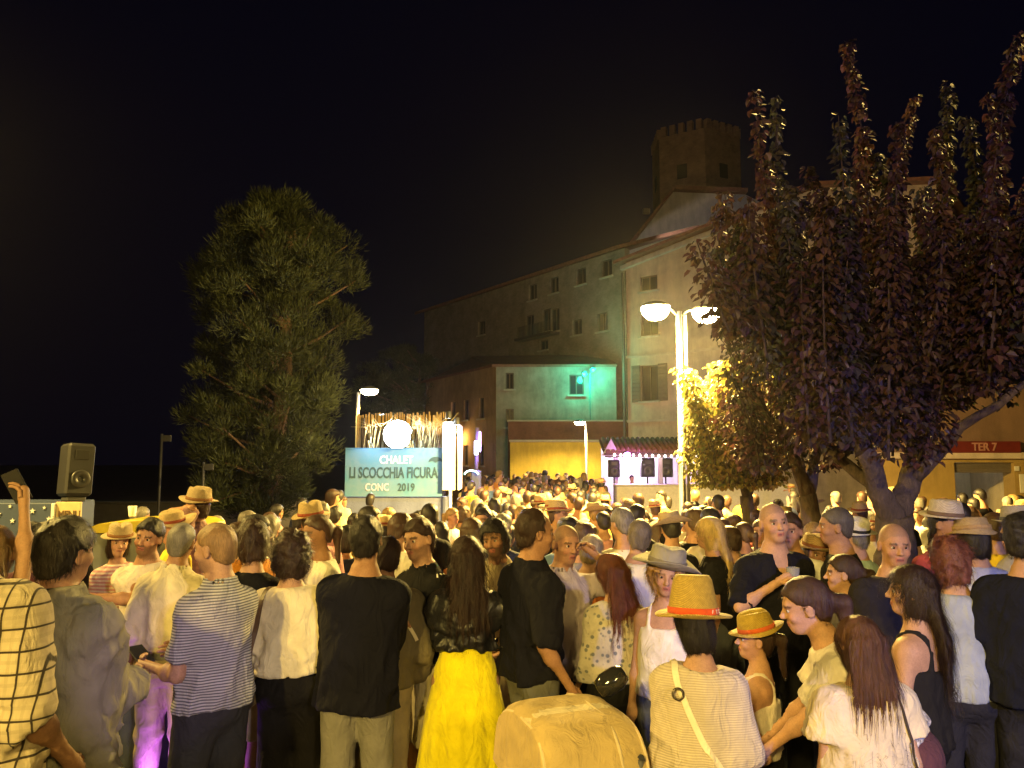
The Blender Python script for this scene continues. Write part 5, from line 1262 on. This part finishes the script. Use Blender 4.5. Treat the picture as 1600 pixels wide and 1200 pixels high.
pr_('person with black hair partly hidden behind the olive shirted man', 52, 816, 4.4, 20, tone='tan', hair='short', hcol=BLACKH, top_=tee((.10,.03,.05)), bottom=trs(BLK), lod=N2)
# the embrace
pr_('smiling dark bearded man in white T-shirt hugging another man', 240, 810, 4.75, 172, tone='tan', hair='short', hcol=BLACKH, beard=.55, top_=tee((.66,.58,.50)), bottom=trs(DENIM), face=True,
    rig=dict(side=4, hroll=-12, hyaw=8, hpitch=-4, L=(.20,.36,1.28), Rr=(-.34,.30,1.25), poleL=(-.6,.1,-.5), poleR=(.5,.3,-.5)), lod=N1)
p, rg, fn = pr_('man in pale long sleeved shirt with belt being hugged, seen from behind', 287, 818, 4.35, 6, tone='tan', hair='buzz', hcol=GREYH, top_=dict(mat=fabric((.70,.62,.44)), sleeve=1.95, hem=.985, ease=.020, neck='collar'), bottom=trs(KHAKI, waist=1.0), rig=dict(L=(-.24,.05,.92), Rr='hug', depth=1.05), lod=N1)
ribbon(fn['bottom'], [(-.19,0,.968),(-.13,-.13,.968),(0,-.15,.968),(.13,-.13,.968),(.19,0,.968)], .036, plain((.015,.012,.010), .4), 'belt', p, .012)
pr_('woman in straw hat and pink striped top behind the embrace', 190, 826, 6.2, 200, sex='f', hair='bob', hcol=BROWN, top_=dict(mat=fabric((.60,.30,.32), 'stripe', (.7,.6,.55), .03), sleeve=.7, hem=.92), bottom=trs(DENIM), hat=dict(kind='fedora', col=(.60,.46,.26), band=(.25,.12,.05), tilt=(-8,6)), lod=N2, face=True)
# striped polo
p, rg, fn = pr_('man in grey fine striped polo with cropped fair hair looking at his phone', 336, 818, 3.4, 60, tone='fair', hair='buzz', hcol=(.22,.13,.06), buzz=(.20,.12,.06), top_=dict(mat=fabric((.46,.46,.47), 'stripe', (.12,.12,.14), .0125), sleeve=.80, hem=.90, neck='collar', ease=.018, armease=.018, loose=.012, fold=1.3), bottom=trs((.035,.035,.042)),
    rig=dict(L=(-.17,.26,1.08), Rr='front', hpitch=-4, hyaw=14, belly=.05, width=.90, twist=0, side=0), lod=N1, face=True)
hd, hn, hs_ = handframe(rg, 'L'); cpos = rg.wr['L'] + hd*.10 + np.array([.03,.02,.03])
ph = MB().box((0,0,0), (.075,.15,.010), bev=.008).build('phone', plain((.02,.02,.025), .25)); ph.location = p.matrix_basis @ Vector(cpos); ph.rotation_euler = (R(20),0,R(50)); tag(ph, 'dark phone held low by the man in the striped polo', 'phone')
pr_('person with bushy dark hair and black T-shirt behind the striped polo man', 394, 812, 4.3, -8, sex='f', hair='shag', hcol=BROWN, top_=tee(BLK), bottom=trs(KHAKI, end=.5), lod=N1)
# white T-shirt woman with handbag
p, rg, fn = pr_('woman with dark curly bob, loose white T-shirt and black trousers', 456, 828, 3.9, -3, sex='f', hair='curly', hcol=(.028,.014,.010), top_=dict(mat=fabric((.70,.62,.46)), sleeve=.95, hem=.975, ease=.030, armease=.045, loose=.028, fold=1.25), bottom=trs((.010,.009,.010), leg=(.108,.085,.080)), rig=dict(L='relaxed', Rr='relaxed', width=1.12, depth=1.08), lod=N1)
ribbon(fn['top'], [(-.14,.10,1.40),(-.145,-.0,1.45),(-.16,-.10,1.36),(-.20,-.13,1.15),(-.24,-.12,1.02)], .028, plain((.10,.06,.04), .45), 'bag_strap', p, .006)
hb = MB().box((-.285,-.05,.90), (.14,.30,.26), bev=.045).build('handbag', plain((.05,.035,.035), .4, coat=.2), p); MB().box((-.285,-.05,1.02), (.10,.28,.02), bev=.008).build('zip_edge', plain((.30,.26,.20), .3, .8), hb)
# dark navy man in the centre
pr_('man in long dark navy T-shirt and grey trousers with short black hair, from behind' , 571, 806, 3.75, -2, tone='tan', hair='short', hcol=BLACKH, top_=dict(mat=fabric((.006,.006,.014)), sleeve=.95, hem=.79, ease=.028, armease=.03, loose=.022, neck='crew'), bottom=trs((.20,.19,.17)), rig=dict(L='cross', Rr='cross', width=1.03, poleL=(-.9,-.2,-.5), poleR=(.9,-.2,-.5)), lod=N1)
p, rg, fn = pr_('person in olive jacket with a light strap hidden behind the navy man', 606, 838, 4.1, 20, tone='tan', hair='short', hcol=BROWN, top_=dict(mat=fabric((.15,.125,.075)), sleeve=1.9, hem=.88, ease=.03, name='jacket'), bottom=trs(KHAKI), rig=dict(width=1.08), lod=N2)
ribbon(fn['top'], [(.02,-.10,1.45),(.10,-.13,1.32),(.20,-.10,1.15)], .02, plain((.7,.62,.42), .6), 'shoulder_strap', p, .006)
# track-top man
p, rg, fn = pr_('dark haired man in black track top with white sleeve stripes and beige shorts', 652, 810, 4.25, 128, tone='fair', hair='short', hcol=BROWN, beard=.35, face=True, top_=dict(mat=fabric(BLK), sleeve=1.95, hem=.93, ease=.020, neck='collar', name='track_top'), bottom=trs((.44,.39,.28), end=.47), shoes=(.5,.5,.48), rig=dict(L=(-.10,.24,1.06), Rr='down', hyaw=18, hpitch=-4), lod=N1)
for k in 'LR':
    S, E, W = rg.sh[k], rg.el[k], rg.wr[k]; sg = -1 if k == 'L' else 1
    for i in (-1,0,1):
        o_ = np.array([sg*.05, .018*i, .0]); ribbon(fn['top'], [S+np.array([sg*.0,.018*i,.06]), S*.6+E*.4+o_, E+o_, E*.5+W*.5+o_, W*.9+E*.1+o_], .009, plain((.75,.73,.70), .6), 'sleeve_stripe', p, .004)
for i in range(3): ribbon(fn['top'], [(-.075+.016*i,.14,1.285),(-.060+.016*i,.14,1.300+.012*i)], .008, plain((.8,.8,.8), .6), 'chest_logo', p, .004, 5)
# leather jacket and yellow skirt
pr_('woman with long dark wavy hair, black leather jacket and long yellow skirt', 728, 838, 4.05, 2, sex='f', hair='wavy', hcol=(.026,.012,.009), top_=dict(mat=fabric((.012,.012,.016), rough=.38, leather=True), sleeve=1.95, hem=1.09, ease=.024, armease=.026, fold=1.8, loose=.0, name='jacket'), bottom=dict(kind='skirt', mat=fabric((.85,.74,.008), rough=.7), rad=(.35,.28), pleats=9, waist=1.12), rig=dict(L='front', Rr=(.235,.02,1.10), poleR=(1.0,-.3,-.2), width=1.15, side=0, twist=0), lod=N1)
pr_('bearded smiling man with tousled dark hair in beige shirt facing us', 768, 810, 4.75, 168, tone='tan', hair='shag', hcol=BLACKH, beard=.7, face=True, top_=dict(mat=fabric((.42,.35,.20)), sleeve=1.0, hem=.9, neck='collar'), bottom=trs((.33,.28,.18), end=.5), rig=dict(hpitch=-8, hyaw=-6), lod=N1, nstr=600)
pr_('tall man in navy shirt with rolled sleeves turned towards the bald man', 836, 798, 3.95, -62, tone='tan', hair='recede', hcol=BROWN, face=True, top_=dict(mat=fabric((.008,.008,.016)), sleeve=1.0, hem=.86, ease=.024, neck='collar', loose=.016, fold=1.3), bottom=trs((.13,.13,.125)), rig=dict(L='relaxed', Rr=(.26,.08,.86), hyaw=-10, hpitch=-3, step=.05), lod=N1)
pr_('bald man in lilac short sleeved shirt with a hand at his cheek', 886, 820, 4.25, 215, tone='tan', hair=None, hcol=BROWN, buzz=(.16,.10,.07), beard=.2, face=True, top_=dict(mat=fabric((.40,.35,.44)), sleeve=.85, hem=.87, ease=.022, neck='collar', loose=.012), bottom=trs((.020,.022,.035)), rig=dict(L=(-.13,.16,1.58), poleL=(-.75,.5,-.6), Rr='down', hroll=-4, hpitch=-5, belly=.1), lod=N1)
pr_('grey haired man in orange T-shirt seen from behind', 926, 836, 5.3, -35, tone='fair', hair='short', hcol=(.30,.24,.15), top_=tee((.62,.20,.03)), bottom=trs(KHAKI, end=.5), rig=dict(belly=.15, width=1.08), lod=N2)
p, rg, fn = pr_('girl with straight auburn hair and pale floral jacket with black bag', 953, 864, 4.1, 22, sex='f', hair='long', hcol=AUB, top_=dict(mat=fabric((.48,.44,.40), 'floral', (.16,.17,.20)), sleeve=1.9, hem=.95, ease=.024, name='jacket'), bottom=trs(BLK), rig=dict(L=(-.2,.16,.90), Rr='front', hyaw=10), lod=N1)
MB().box((.17,-.10,.92), (.26,.12,.24), bev=.04).build('shoulder_bag', plain((.012,.011,.012), .5), p)
pr_('man in white T-shirt with sunglasses pushed up on his grey hair', 1002, 812, 5.0, -14, hair='short', hcol=(.15,.12,.09), top_=tee((.72,.66,.50), loose=.02), bottom=trs(KHAKI), rig=dict(width=1.1, belly=.1), lod=N2)
pr_('woman with blonde curls under a grey felt hat looking over her shoulder', 1043, 866, 3.75, 158, sex='f', hair='curly', hcol=(.30,.17,.06), face=True, top_=dict(mat=fabric((.70,.66,.58)), neck='tank', hem=.92), bottom=trs(DENIM), hat=dict(kind='wide', mat=fabric((.26,.24,.18)), band=(.16,.14,.10), tilt=(6,-6), size=1.12), rig=dict(hyaw=14), lod=N1)
# straw top hat woman
p, rg, fn = pr_('woman in tall yellow straw hat with red band and pale striped blouse', 1078, 936, 2.95, -10, sex='f', hair='bob', hcol=(.010,.007,.008), top_=dict(mat=fabric((.60,.52,.42), 'stripe', (.44,.37,.30), .0105), sleeve=1.8, hem=.90, ease=.034, armease=.038, neck='wide', loose=.03, fold=1.1, name='blouse'), bottom=trs((.42,.40,.32), leg=(.11,.085,.075)), rig=dict(L='front', Rr='relaxed', width=1.06, depth=1.05, hpitch=-16, hroll=-7, side=4, twist=0), lod=N1)
ho, Mh, hc, hk = hat_obj(rg, p, 'top', (.66,.46,.10), (.62,.085,.02), (10,8), size=1.22)
for i, chx in enumerate('FTS!'[:3]):
    a = R(-58 + i*14); rr = .1045*hk; q = Vector((math.cos(a), math.sin(a)*1.10, 0)); loc = hc_ = Vector(hc) + Mh @ Vector((q.x*rr, q.y*rr, .024*hk))
    X = Vector((-math.sin(a), math.cos(a), 0)); Zn = Vector((0,0,1)); Rm = Matrix((X, Zn, X.cross(Zn))).transposed(); M4 = Matrix.Translation(loc) @ (Mh @ Rm).to_4x4()
    text_mesh(chx, .026, .0012, plain((.85,.70,.60), .5), ho, M4, 'band_letter')
ribbon(fn['top'], [(-.09,.06,1.44),(-.085,-.06,1.43),(-.06,-.14,1.33),(.03,-.16,1.15),(.13,-.15,1.0),(.20,-.08,.90)], .030, plain((.78,.72,.60), .45), 'bag_strap', p, .006, 36)
MB().lathe([(.022,-.004),(.030,0),(.022,.004),(.018,0),(.022,-.004)], 18, (-.078,-.142,1.36), Matrix.Rotation(R(80),3,'X')).build('strap_ring', plain((.12,.10,.08), .3, .8), p)
# child or seated girl with the small hat
pr_('girl in small yellow straw hat with red band and white strap top, in profile', 1183, 968, 3.35, 72, sex='f', hair='pony', hcol=BROWN, face=True, top_=dict(mat=fabric((.66,.60,.55)), neck='tank', hem=.95), bottom=trs(BLK), hat=dict(kind='fedora', col=(.66,.46,.08), band=(.60,.12,.03), tilt=(-16,4), size=1.0), rig=dict(hpitch=2, hyaw=12, twist=0, L='front', Rr='front', hs=1.06), lod=N1)
p, rg, fn = pr_('girl with ponytail bending forward in white printed T-shirt', 1250, 905, 2.95, 62, sex='f', hair='pony', hcol=(.040,.018,.010), face=True, top_=dict(mat=fabric((.62,.57,.54), 'print', (.16,.15,.16)), sleeve=.72, hem=.97, ease=.03, armease=.034, loose=.02, fold=1.3), bottom=trs((.10,.04,.05)), rig=dict(lean=34, hpitch=-14, hyaw=14, L=(-.12,.55,.86), Rr=(.08,.58,.84), legs=dict(kL=(-.10,.10,.48), kR=(.10,.10,.48))), lod=N1)
p, rg, fn = pr_('girl with very long straight brown hair and cream T-shirt, from behind', 1340, 962, 2.75, 0, sex='f', hair='long', hcol=(.085,.036,.016), top_=dict(mat=fabric((.66,.55,.36)), sleeve=.50, hem=.90, ease=.032, armease=.05, neck='crew', loose=.03, fold=1.2), bottom=trs(DENIM), rig=dict(L='down', Rr='relaxed', width=1.12, depth=1.05, hpitch=-6), lod=1.0, nstr=2200)
ribbon(fn['top'], [(.07,.05,1.46),(.09,-.06,1.43),(.14,-.13,1.28),(.22,-.12,1.08),(.25,-.05,.98)], .012, plain((.05,.035,.02), .5), 'bag_strap', p, .006)
# right hand group
p, rg, fn = pr_('shaven headed man in black henley shirt holding a plastic cup', 1204, 786, 4.5, 186, tone='fair', hair=None, hcol=(.10,.07,.05), buzz=(.22,.14,.10), face=True, top_=dict(mat=fabric((.006,.006,.011)), sleeve=1.0, hem=.88, neck='vee', ease=.024, loose=.015), bottom=trs(BLK), rig=dict(L='down', Rr=(.10,.27,1.31), poleR=(1,-.1,-.9), hyaw=-4, twist=0, side=0), lod=N1)
hd, hn, hs_ = handframe(rg, 'R'); cpos = p.matrix_basis @ Vector(rg.wr['R'] + hd*.085 + hn*.035)
m = N('clear_plastic'); m.base((.85,.85,.85)); m.set(Roughness=.15); m.b.inputs['Transmission Weight'].default_value = .75; m.b.inputs['IOR'].default_value = 1.2
cup = MB().lathe([(.026,-.06),(.038,.065),(.0365,.065),(.0245,-.057),(.0001,-.057)], 18).build('drink_cup', m.m); cup.location = cpos; tag(cup, 'clear plastic cup in the hand of the henley shirt man', 'cup')
pr_('man in white shirt half hidden behind the henley shirt man', 1232, 800, 4.9, 150, tone='tan', hair='short', hcol=BROWN, top_=tee((.62,.62,.60)), bottom=trs(DENIM), face=True, lod=N2)
pr_('man with grey cropped hair and black T-shirt turned to the tree', 1306, 793, 4.7, 62, tone='tan', hair='buzz', hcol=(.07,.06,.055), buzz=(.10,.09,.08), face=True, top_=tee(BLK, loose=.016), bottom=trs(DENIM), rig=dict(width=1.08, hyaw=12), lod=N1)
pr_('girl with dark hair tied back, profile, below the black T-shirt man', 1318, 868, 4.05, 70, sex='f', hair='pony', hcol=BROWN, face=True, top_=tee((.10,.09,.10)), bottom=trs(BLK), lod=N1)
pr_('woman in straw hat and brown patterned dress against the tree trunk', 1276, 842, 5.0, 172, sex='f', tone='dark', hair='bob', hcol=BROWN, face=True, top_=dict(mat=fabric((.22,.09,.05), 'floral', (.45,.28,.12)), sleeve=.5, hem=.9), bottom=trs(BLK), hat=dict(kind='wide', col=(.52,.36,.18), band=(.2,.08,.04), tilt=(-6,0)), lod=N2)
pr_('bald man in dark jacket over red shirt facing us', 1396, 818, 3.85, 176, tone='tan', hair=None, hcol=(.03,.02,.015), buzz=(.20,.12,.08), face=True, top_=dict(mat=fabric((.016,.014,.020)), sleeve=1.95, hem=.84, neck='vee', ease=.026, name='jacket'), bottom=trs(BLK), rig=dict(hyaw=-4, width=1.05), lod=N1)
pr_('woman with long dark hair in black strappy top, bare shoulder, in profile', 1425, 884, 3.2, 48, sex='f', tone='fair', hair='wavy', hcol=(.022,.011,.008), face=True, top_=dict(mat=fabric((.012,.011,.012)), neck='tank', hem=.90), bottom=trs(BLK), rig=dict(L='relaxed', Rr='front', hyaw=20), lod=N1)
p, rg, fn = pr_('woman with reddish curls and blue grey T-shirt seen from behind', 1478, 838, 3.8, -10, sex='f', hair='curly', hcol=(.13,.045,.03), top_=dict(mat=fabric((.30,.34,.42)), sleeve=.95, hem=.90, ease=.028, armease=.035, loose=.02), bottom=trs((.02,.02,.03)), rig=dict(width=1.14, depth=1.08, Rr=(.26,.12,1.0)), lod=N1)
ribbon(fn['top'], [(.10,.06,1.43),(.11,-.06,1.42),(.15,-.13,1.25),(.20,-.13,1.08)], .018, plain((.03,.03,.04), .5), 'bag_strap', p, .006)
pr_('man in pale trilby and red shirt near the forked tree', 1478, 792, 5.2, 205, tone='dark', hair='short', hcol=BLACKH, top_=tee((.30,.05,.045)), bottom=trs(BLK), hat=dict(kind='fedora', col=(.55,.48,.38), band=(.12,.08,.06)), lod=N2, face=True)
pr_('woman in brown straw bucket hat and white top behind the red curls', 1516, 815, 4.75, 12, sex='f', hair='bob', hcol=BLACKH, top_=tee((.55,.55,.60)), bottom=trs(BLK), hat=dict(kind='bucket', col=(.45,.33,.18), band=(.30,.20,.10), size=1.12), lod=N2)
p, rg, fn = pr_('big man in navy T-shirt with glasses and black hair looking away', 1596, 800, 3.6, -48, tone='fair', hair='thick', hcol=BLACKH, face=True, top_=dict(mat=fabric((.006,.007,.016)), sleeve=.85, hem=.84, ease=.028, armease=.03, loose=.025), bottom=trs((.018,.018,.026)), rig=dict(width=1.06, depth=1.1, belly=.12), lod=N1)
gm = plain((.02,.02,.02), .3)
for sg in (-1,1):
    MB().tube([Vector(rg.H((sg*.033+.020*math.cos(a), .104, .002+.015*math.sin(a)))) for a in np.linspace(0,6.283,15)], .0018, 5).build('glasses_rim', gm, p); MB().tube([Vector(rg.H((sg*.056,.100,.006))), Vector(rg.H((sg*.080,.0,.008)))], .0016, 5).build('glasses_arm', gm, p)
pr_('person in grey flat brimmed hat at the edge beside the navy man', 1588, 800, 5.6, 30, hair='short', hcol=BROWN, top_=tee((.30,.28,.26)), bottom=trs(BLK), hat=dict(kind='fedora', col=(.40,.36,.30), band=(.1,.1,.1)), lod=N2)
pr_('man in white straw hat with black ribbon and pale blue shirt by the trunk', 1338, 818, 6.3, 30, hair='short', hcol=GREYH, top_=tee((.42,.60,.66)), bottom=trs(DENIM), hat=dict(kind='fedora', col=(.76,.74,.72), band=(.02,.02,.02), tilt=(14,-8)), lod=N2)
pr_('woman with long pale blonde hair and black top, in profile', 1108, 808, 6.0, 70, sex='f', hair='long', hcol=(.50,.36,.16), face=True, top_=tee(BLK), bottom=trs(DENIM), lod=N2)
pr_('man with cropped hair and grey shirt beside the blonde in black', 1138, 822, 6.2, 20, hair='short', hcol=BROWN, top_=dict(mat=fabric((.44,.42,.40), 'check', (.3,.3,.3), .04), sleeve=.7, hem=.9), bottom=trs(DENIM), lod=N2)
pr_('person in check shirt and straw hat drinking beside the yellow container', 312, 770, 7.3, 60, tone='tan', hair='short', hcol=BROWN, face=True, top_=dict(mat=fabric((.30,.17,.15), 'check', (.15,.08,.08), .05), sleeve=1.0, hem=.9, neck='collar'), bottom=trs(KHAKI), rig=dict(L='face', hpitch=8), hat=dict(kind='fedora', col=(.50,.38,.22), band=(.2,.1,.05)), lod=N2)
pr_('woman in yellow top with dark bun standing beside the chalet wall', 521, 764, 12.6, -60, sex='f', hair='bob', hcol=BROWN, top_=tee((.60,.42,.10)), bottom=trs(BLK), lod=2.0)
# disc jockey
pr_('disc jockey in white shirt behind the kiosk counter', 987, 742, 27.8, 178, hair='short', hcol=BLACKH, top_=tee((.75,.73,.75)), bottom=trs(BLK), rig=dict(L='front', Rr='front', lean=8), lod=2.6)
NEAR = [(o.location.x, o.location.y) for o, _ in PEOPLE]

# ------------------------------------------------------------------ the crowd: a dozen built figures, copied with their parts
SHIRTS = {'white': (.70,.66,.60), 'cream': (.62,.52,.34), 'black': (.008,.008,.010), 'navy': (.02,.025,.06), 'grey': (.24,.23,.22), 'yellow': (.68,.50,.05), 'orange': (.60,.24,.04), 'red': (.34,.04,.035), 'pink': (.58,.30,.32), 'blue': (.12,.20,.36), 'olive': (.20,.19,.10)}
HAIRS = {'black': BLACKH, 'brown': (.05,.024,.014), 'grey': (.15,.135,.115), 'blonde': (.22,.14,.055)}
PANTS = [DENIM, BLK, KHAKI, GREYJ, NAVY]
protos = []
spec = [('m','short',None,{}), ('m','short','fedora',{}), ('f','long',None,{}), ('f','bob',None,dict(Rr='front')), ('m','short',None,dict(L='akimbo')), ('f','curly',None,{}), ('m','thick',None,dict(belly=.2)), ('f','bob','fedora',dict(L='face')), ('m','thick',None,dict(Rr='chest')), ('f','pony',None,dict(Rr='phone')), ('m','short','wide',dict(hyaw=25)), ('f','wavy',None,dict(hyaw=-30)), ('m','short',None,dict(hyaw=40, L='front'))]
crowd_hair = None
def hair_obj_mat():
    m = N('hair'); oi = m.n('ObjectInfo'); n1 = m.noise(m.coord('Object', (1,1,.2)), 90, 3, .6); m.color(m.mix(1.0, oi.outputs['Color'], m.ramp(n1, [(.3,.6),(.7,1.4)]), 'MULTIPLY')); m.set(Roughness=.5); m.bump(n1, .6, .01); return m.m
HM = hair_obj_mat(); CF = crowd_fabric()
HNAME = {'short': 'short {} hair', 'long': 'long {} hair', 'bob': '{} bobbed hair', 'buzz': 'cropped {} hair', 'curly': 'curly {} hair', 'ring': 'thinning {} hair', 'thick': 'thick {} hair', 'pony': '{} ponytail', 'wavy': 'wavy {} hair'}
for lod in (1.75, 3.4):
    for i, (sx, hr, ht, rgk) in enumerate(spec):
        p, rg, fn = person('', 800, 700, 10, 0, H=1.75, sex=sx, tone=('fair','tan')[i%2], hair=hr, hcol=BROWN, top_=dict(mat=CF, sleeve=(.62,.62,.3,.8,.62,.5,1.9)[i%7], hem=.90), bottom=dict(mat=CF), shoes=None, face=False, lod=lod, seed=100+i, rig=rgk, hat=dict(kind=ht, band=(.25,.06,.03)) if ht else None)
        for c in p.children:
            if c.name.startswith('hair'): c.data.materials[0] = HM
        protos.append((lod, sx, hr, ht, p))
PEOPLE[:] = [q for q in PEOPLE if q[0] not in [x[4] for x in protos]]
def clone(p, loc, rz, s, shirt, hair, pants, label, group):
    r_ = p.copy(); COL.objects.link(r_); r_.location = loc; r_.rotation_euler = (0,0,rz); r_.scale = (s,s,s); r_['label'] = label; r_['group'] = group
    for c in p.children:
        d = c.copy(); COL.objects.link(d); d.parent = r_; nm = c.name.split('.')[0]
        d.color = (*{'shirt': shirt, 'hair': hair, 'trousers': pants}.get(nm, (1,1,1)), 1)
        for g_ in c.children: e = g_.copy(); COL.objects.link(e); e.parent = d
    return r_
def blocked(x, y):
    px = 800 + x/y*FPX
    if any((x-a)**2 + (y-b_)**2 < .42**2 for a, b_ in NEAR): return True
    for (cx, cy, rx, ry) in ((c0.x, CY+.4, 1.5, 1.2), (dc.x, DY, .8, .7), (s0, SY, 2.3, 1.0), (at(1398,800,7).x, 7, .45, .45), (at(1268,800,8.8).x, 8.8, .4, .4), (at(1172,800,12.1).x, 12.1, .4, .4), (at(1065,700,13).x, 13, .35, .35), (at(744,720,19).x, 19, .4, .4), (at(420,790,22).x, 22, .8, .8)):
        if abs(x-cx) < rx and abs(y-cy) < ry: return True
    if y > KY-1.6 and x > kx+k0-1.0: return True
    if px > 940 and y > 15.0 and y*(.12) < x < y*.36: return True
    return False
rc = random.Random(42); placed = list(NEAR); count = 0; y = 5.4
SL = list(SHIRTS); SWT = [4,2.5,5,3,3,2.4,1.5,1,1.5,2,1.6]
while y < 33 and count < 244:
    x0 = (-800 + (60 if y < 7 else (360 if y > 11 else 180)))/FPX*y; x1 = (820 if y < 16 else (430 if y < 27 else 170))/FPX*y
    if y > 16: x0 = (-75)/FPX*y
    step = .62 if y < 14 else (.72 if y < 22 else .85); x = x0 + rc.uniform(0,.4)
    while x < x1:
        xx, yy = x + rc.uniform(-.14,.14), y + rc.uniform(-.22,.22); x += step*rc.uniform(.85,1.25); px = 800 + xx/yy*FPX
        if blocked(xx, yy) or (px > 1225 and rc.random() < (.45 if yy > 8 else .2)): continue
        if 545 < px < 700 and yy > CY-.6: continue
        if px < 722 and yy > 10.3 and rc.random() < .9: continue
        big = yy < 12; cand = [q for q in protos if (q[0] < 2) == big]; lod_, sx, hr, ht, p = rc.choice(cand)
        if ht is not None and rc.random() < .55: lod_, sx, hr, ht, p = rc.choice([q for q in cand if not q[3]])
        if ht is None and rc.random() < .03: lod_, sx, hr, ht, p = rc.choice([q for q in cand if q[3]])
        sn = rc.choices(SL, SWT)[0]; hn_ = rc.choices(list(HAIRS), [5,5,1.2,.9])[0]
        s = (rc.gauss(1.735,.05) if sx == 'm' else rc.gauss(1.63,.05))/1.75
        hd = math.degrees(math.atan2(-(kx-1.5-xx), KY-yy)) + rc.gauss(0, 22)
        if rc.random() < .22: hd = rc.uniform(60, 300)
        who = ('man' if sx == 'm' else 'woman'); rel = abs((hd - math.degrees(math.atan2(-(kx-1.5-xx), KY-yy)) + 180) % 360 - 180); fc_ = ', facing the kiosk' if rel < 35 else (', turned sideways to the kiosk' if rel < 115 else ', back to the kiosk')
        lab = f"{who}, {sn} top, {HNAME[hr].format(hn_)}" + (', straw hat' if ht else '') + (', far crowd' if not big else ', mid crowd') + fc_
        arm = rgk_ = None
        clone(p, (xx, yy, ground_z(yy)), R(hd), s, SHIRTS[sn], HAIRS[hn_], rc.choice(PANTS), lab, lab)
        count += 1
        if count >= 244: break
    y += .66 if y < 14 else (.85 if y < 22 else 1.0)
# the farthest heads, too many and too small to tell apart
def far_crowd():
    body = {}
    V=[]; F=[]; Cc=[]; b = 0; r_ = np.random.RandomState(5)
    src = [q[4] for q in protos if q[0] > 2][:8]
    parts = []
    for p in src:
        lst = []
        for c in p.children:
            me = c.data; v = np.empty(len(me.vertices)*3, f32); me.vertices.foreach_get('co', v); me.calc_loop_triangles(); t = np.empty(len(me.loop_triangles)*3, np.int32); me.loop_triangles.foreach_get('vertices', t); v = v.reshape(-1,3)
            lst.append((c.name.split('.')[0], v, t.reshape(-1,3)))
        parts.append(lst)
    for i in range(60):
        for _ in range(30):
            y_ = r_.uniform(23.5, 36); x_ = r_.uniform(-70, 170)/FPX*y_
            if not blocked(x_, y_): break
        a = math.atan2(-(kx-x_), KY+6-y_) + r_.normal()*.5; s = r_.normal(.97,.05); M_ = np.array([[math.cos(a),-math.sin(a),0],[math.sin(a),math.cos(a),0],[0,0,1]])*s
        sc_ = SHIRTS[SL[r_.choice(len(SL), p=np.array(SWT)/sum(SWT))]]; hc_ = list(HAIRS.values())[r_.randint(4)]; pc_ = PANTS[r_.randint(5)]
        for nm, v, t in parts[r_.randint(len(parts))]:
            V.append(v@M_.T + np.array([x_, y_, -.36])); F.append(t + b); b += len(v); col = {'shirt': sc_, 'hair': hc_, 'trousers': pc_, 'body': SKIN['fair']}.get(nm, (.55,.40,.18)); Cc.append(np.tile(np.array([*col,1], f32), (len(v),1)))
    me = np_mesh('far_crowd', np.concatenate(V), np.concatenate(F)); m = N('crowd_cloth'); a = m.n('VertexColor'); a.layer_name = 'Col'; m.color(a.outputs['Color']); m.set(Roughness=.8); me.materials.append(m.m)
    at_ = me.color_attributes.new('Col', 'FLOAT_COLOR', 'POINT'); at_.data.foreach_set('color', np.concatenate(Cc).ravel()); o = link(bpy.data.objects.new('far_crowd', me)); tag(o, 'packed far crowd in front of the yellow wall', 'crowd', kind='stuff')
far_crowd()
for q in protos:
    p = q[4]
    for c in list(p.children):
        for g_ in list(c.children): bpy.data.objects.remove(g_)
        bpy.data.objects.remove(c)
    bpy.data.objects.remove(p)
# ------------------------------------------------------------------ scattering air added to stand in for lens bloom
def bloom_haze():
    m = bpy.data.materials.new('air'); m.use_nodes = True; t = m.node_tree; t.nodes.remove(t.nodes['Principled BSDF'])
    v = t.nodes.new('ShaderNodeVolumePrincipled'); v.inputs['Color'].default_value = (.9,.9,.92,1); v.inputs['Density'].default_value = .0004; v.inputs['Anisotropy'].default_value = .86
    t.links.new(v.outputs[0], t.nodes['Material Output'].inputs['Volume'])
    o = MB().box((5, 35, 16.5), (150, 110, 36)).build('haze', m); tag(o, kind='stuff')
bloom_haze()
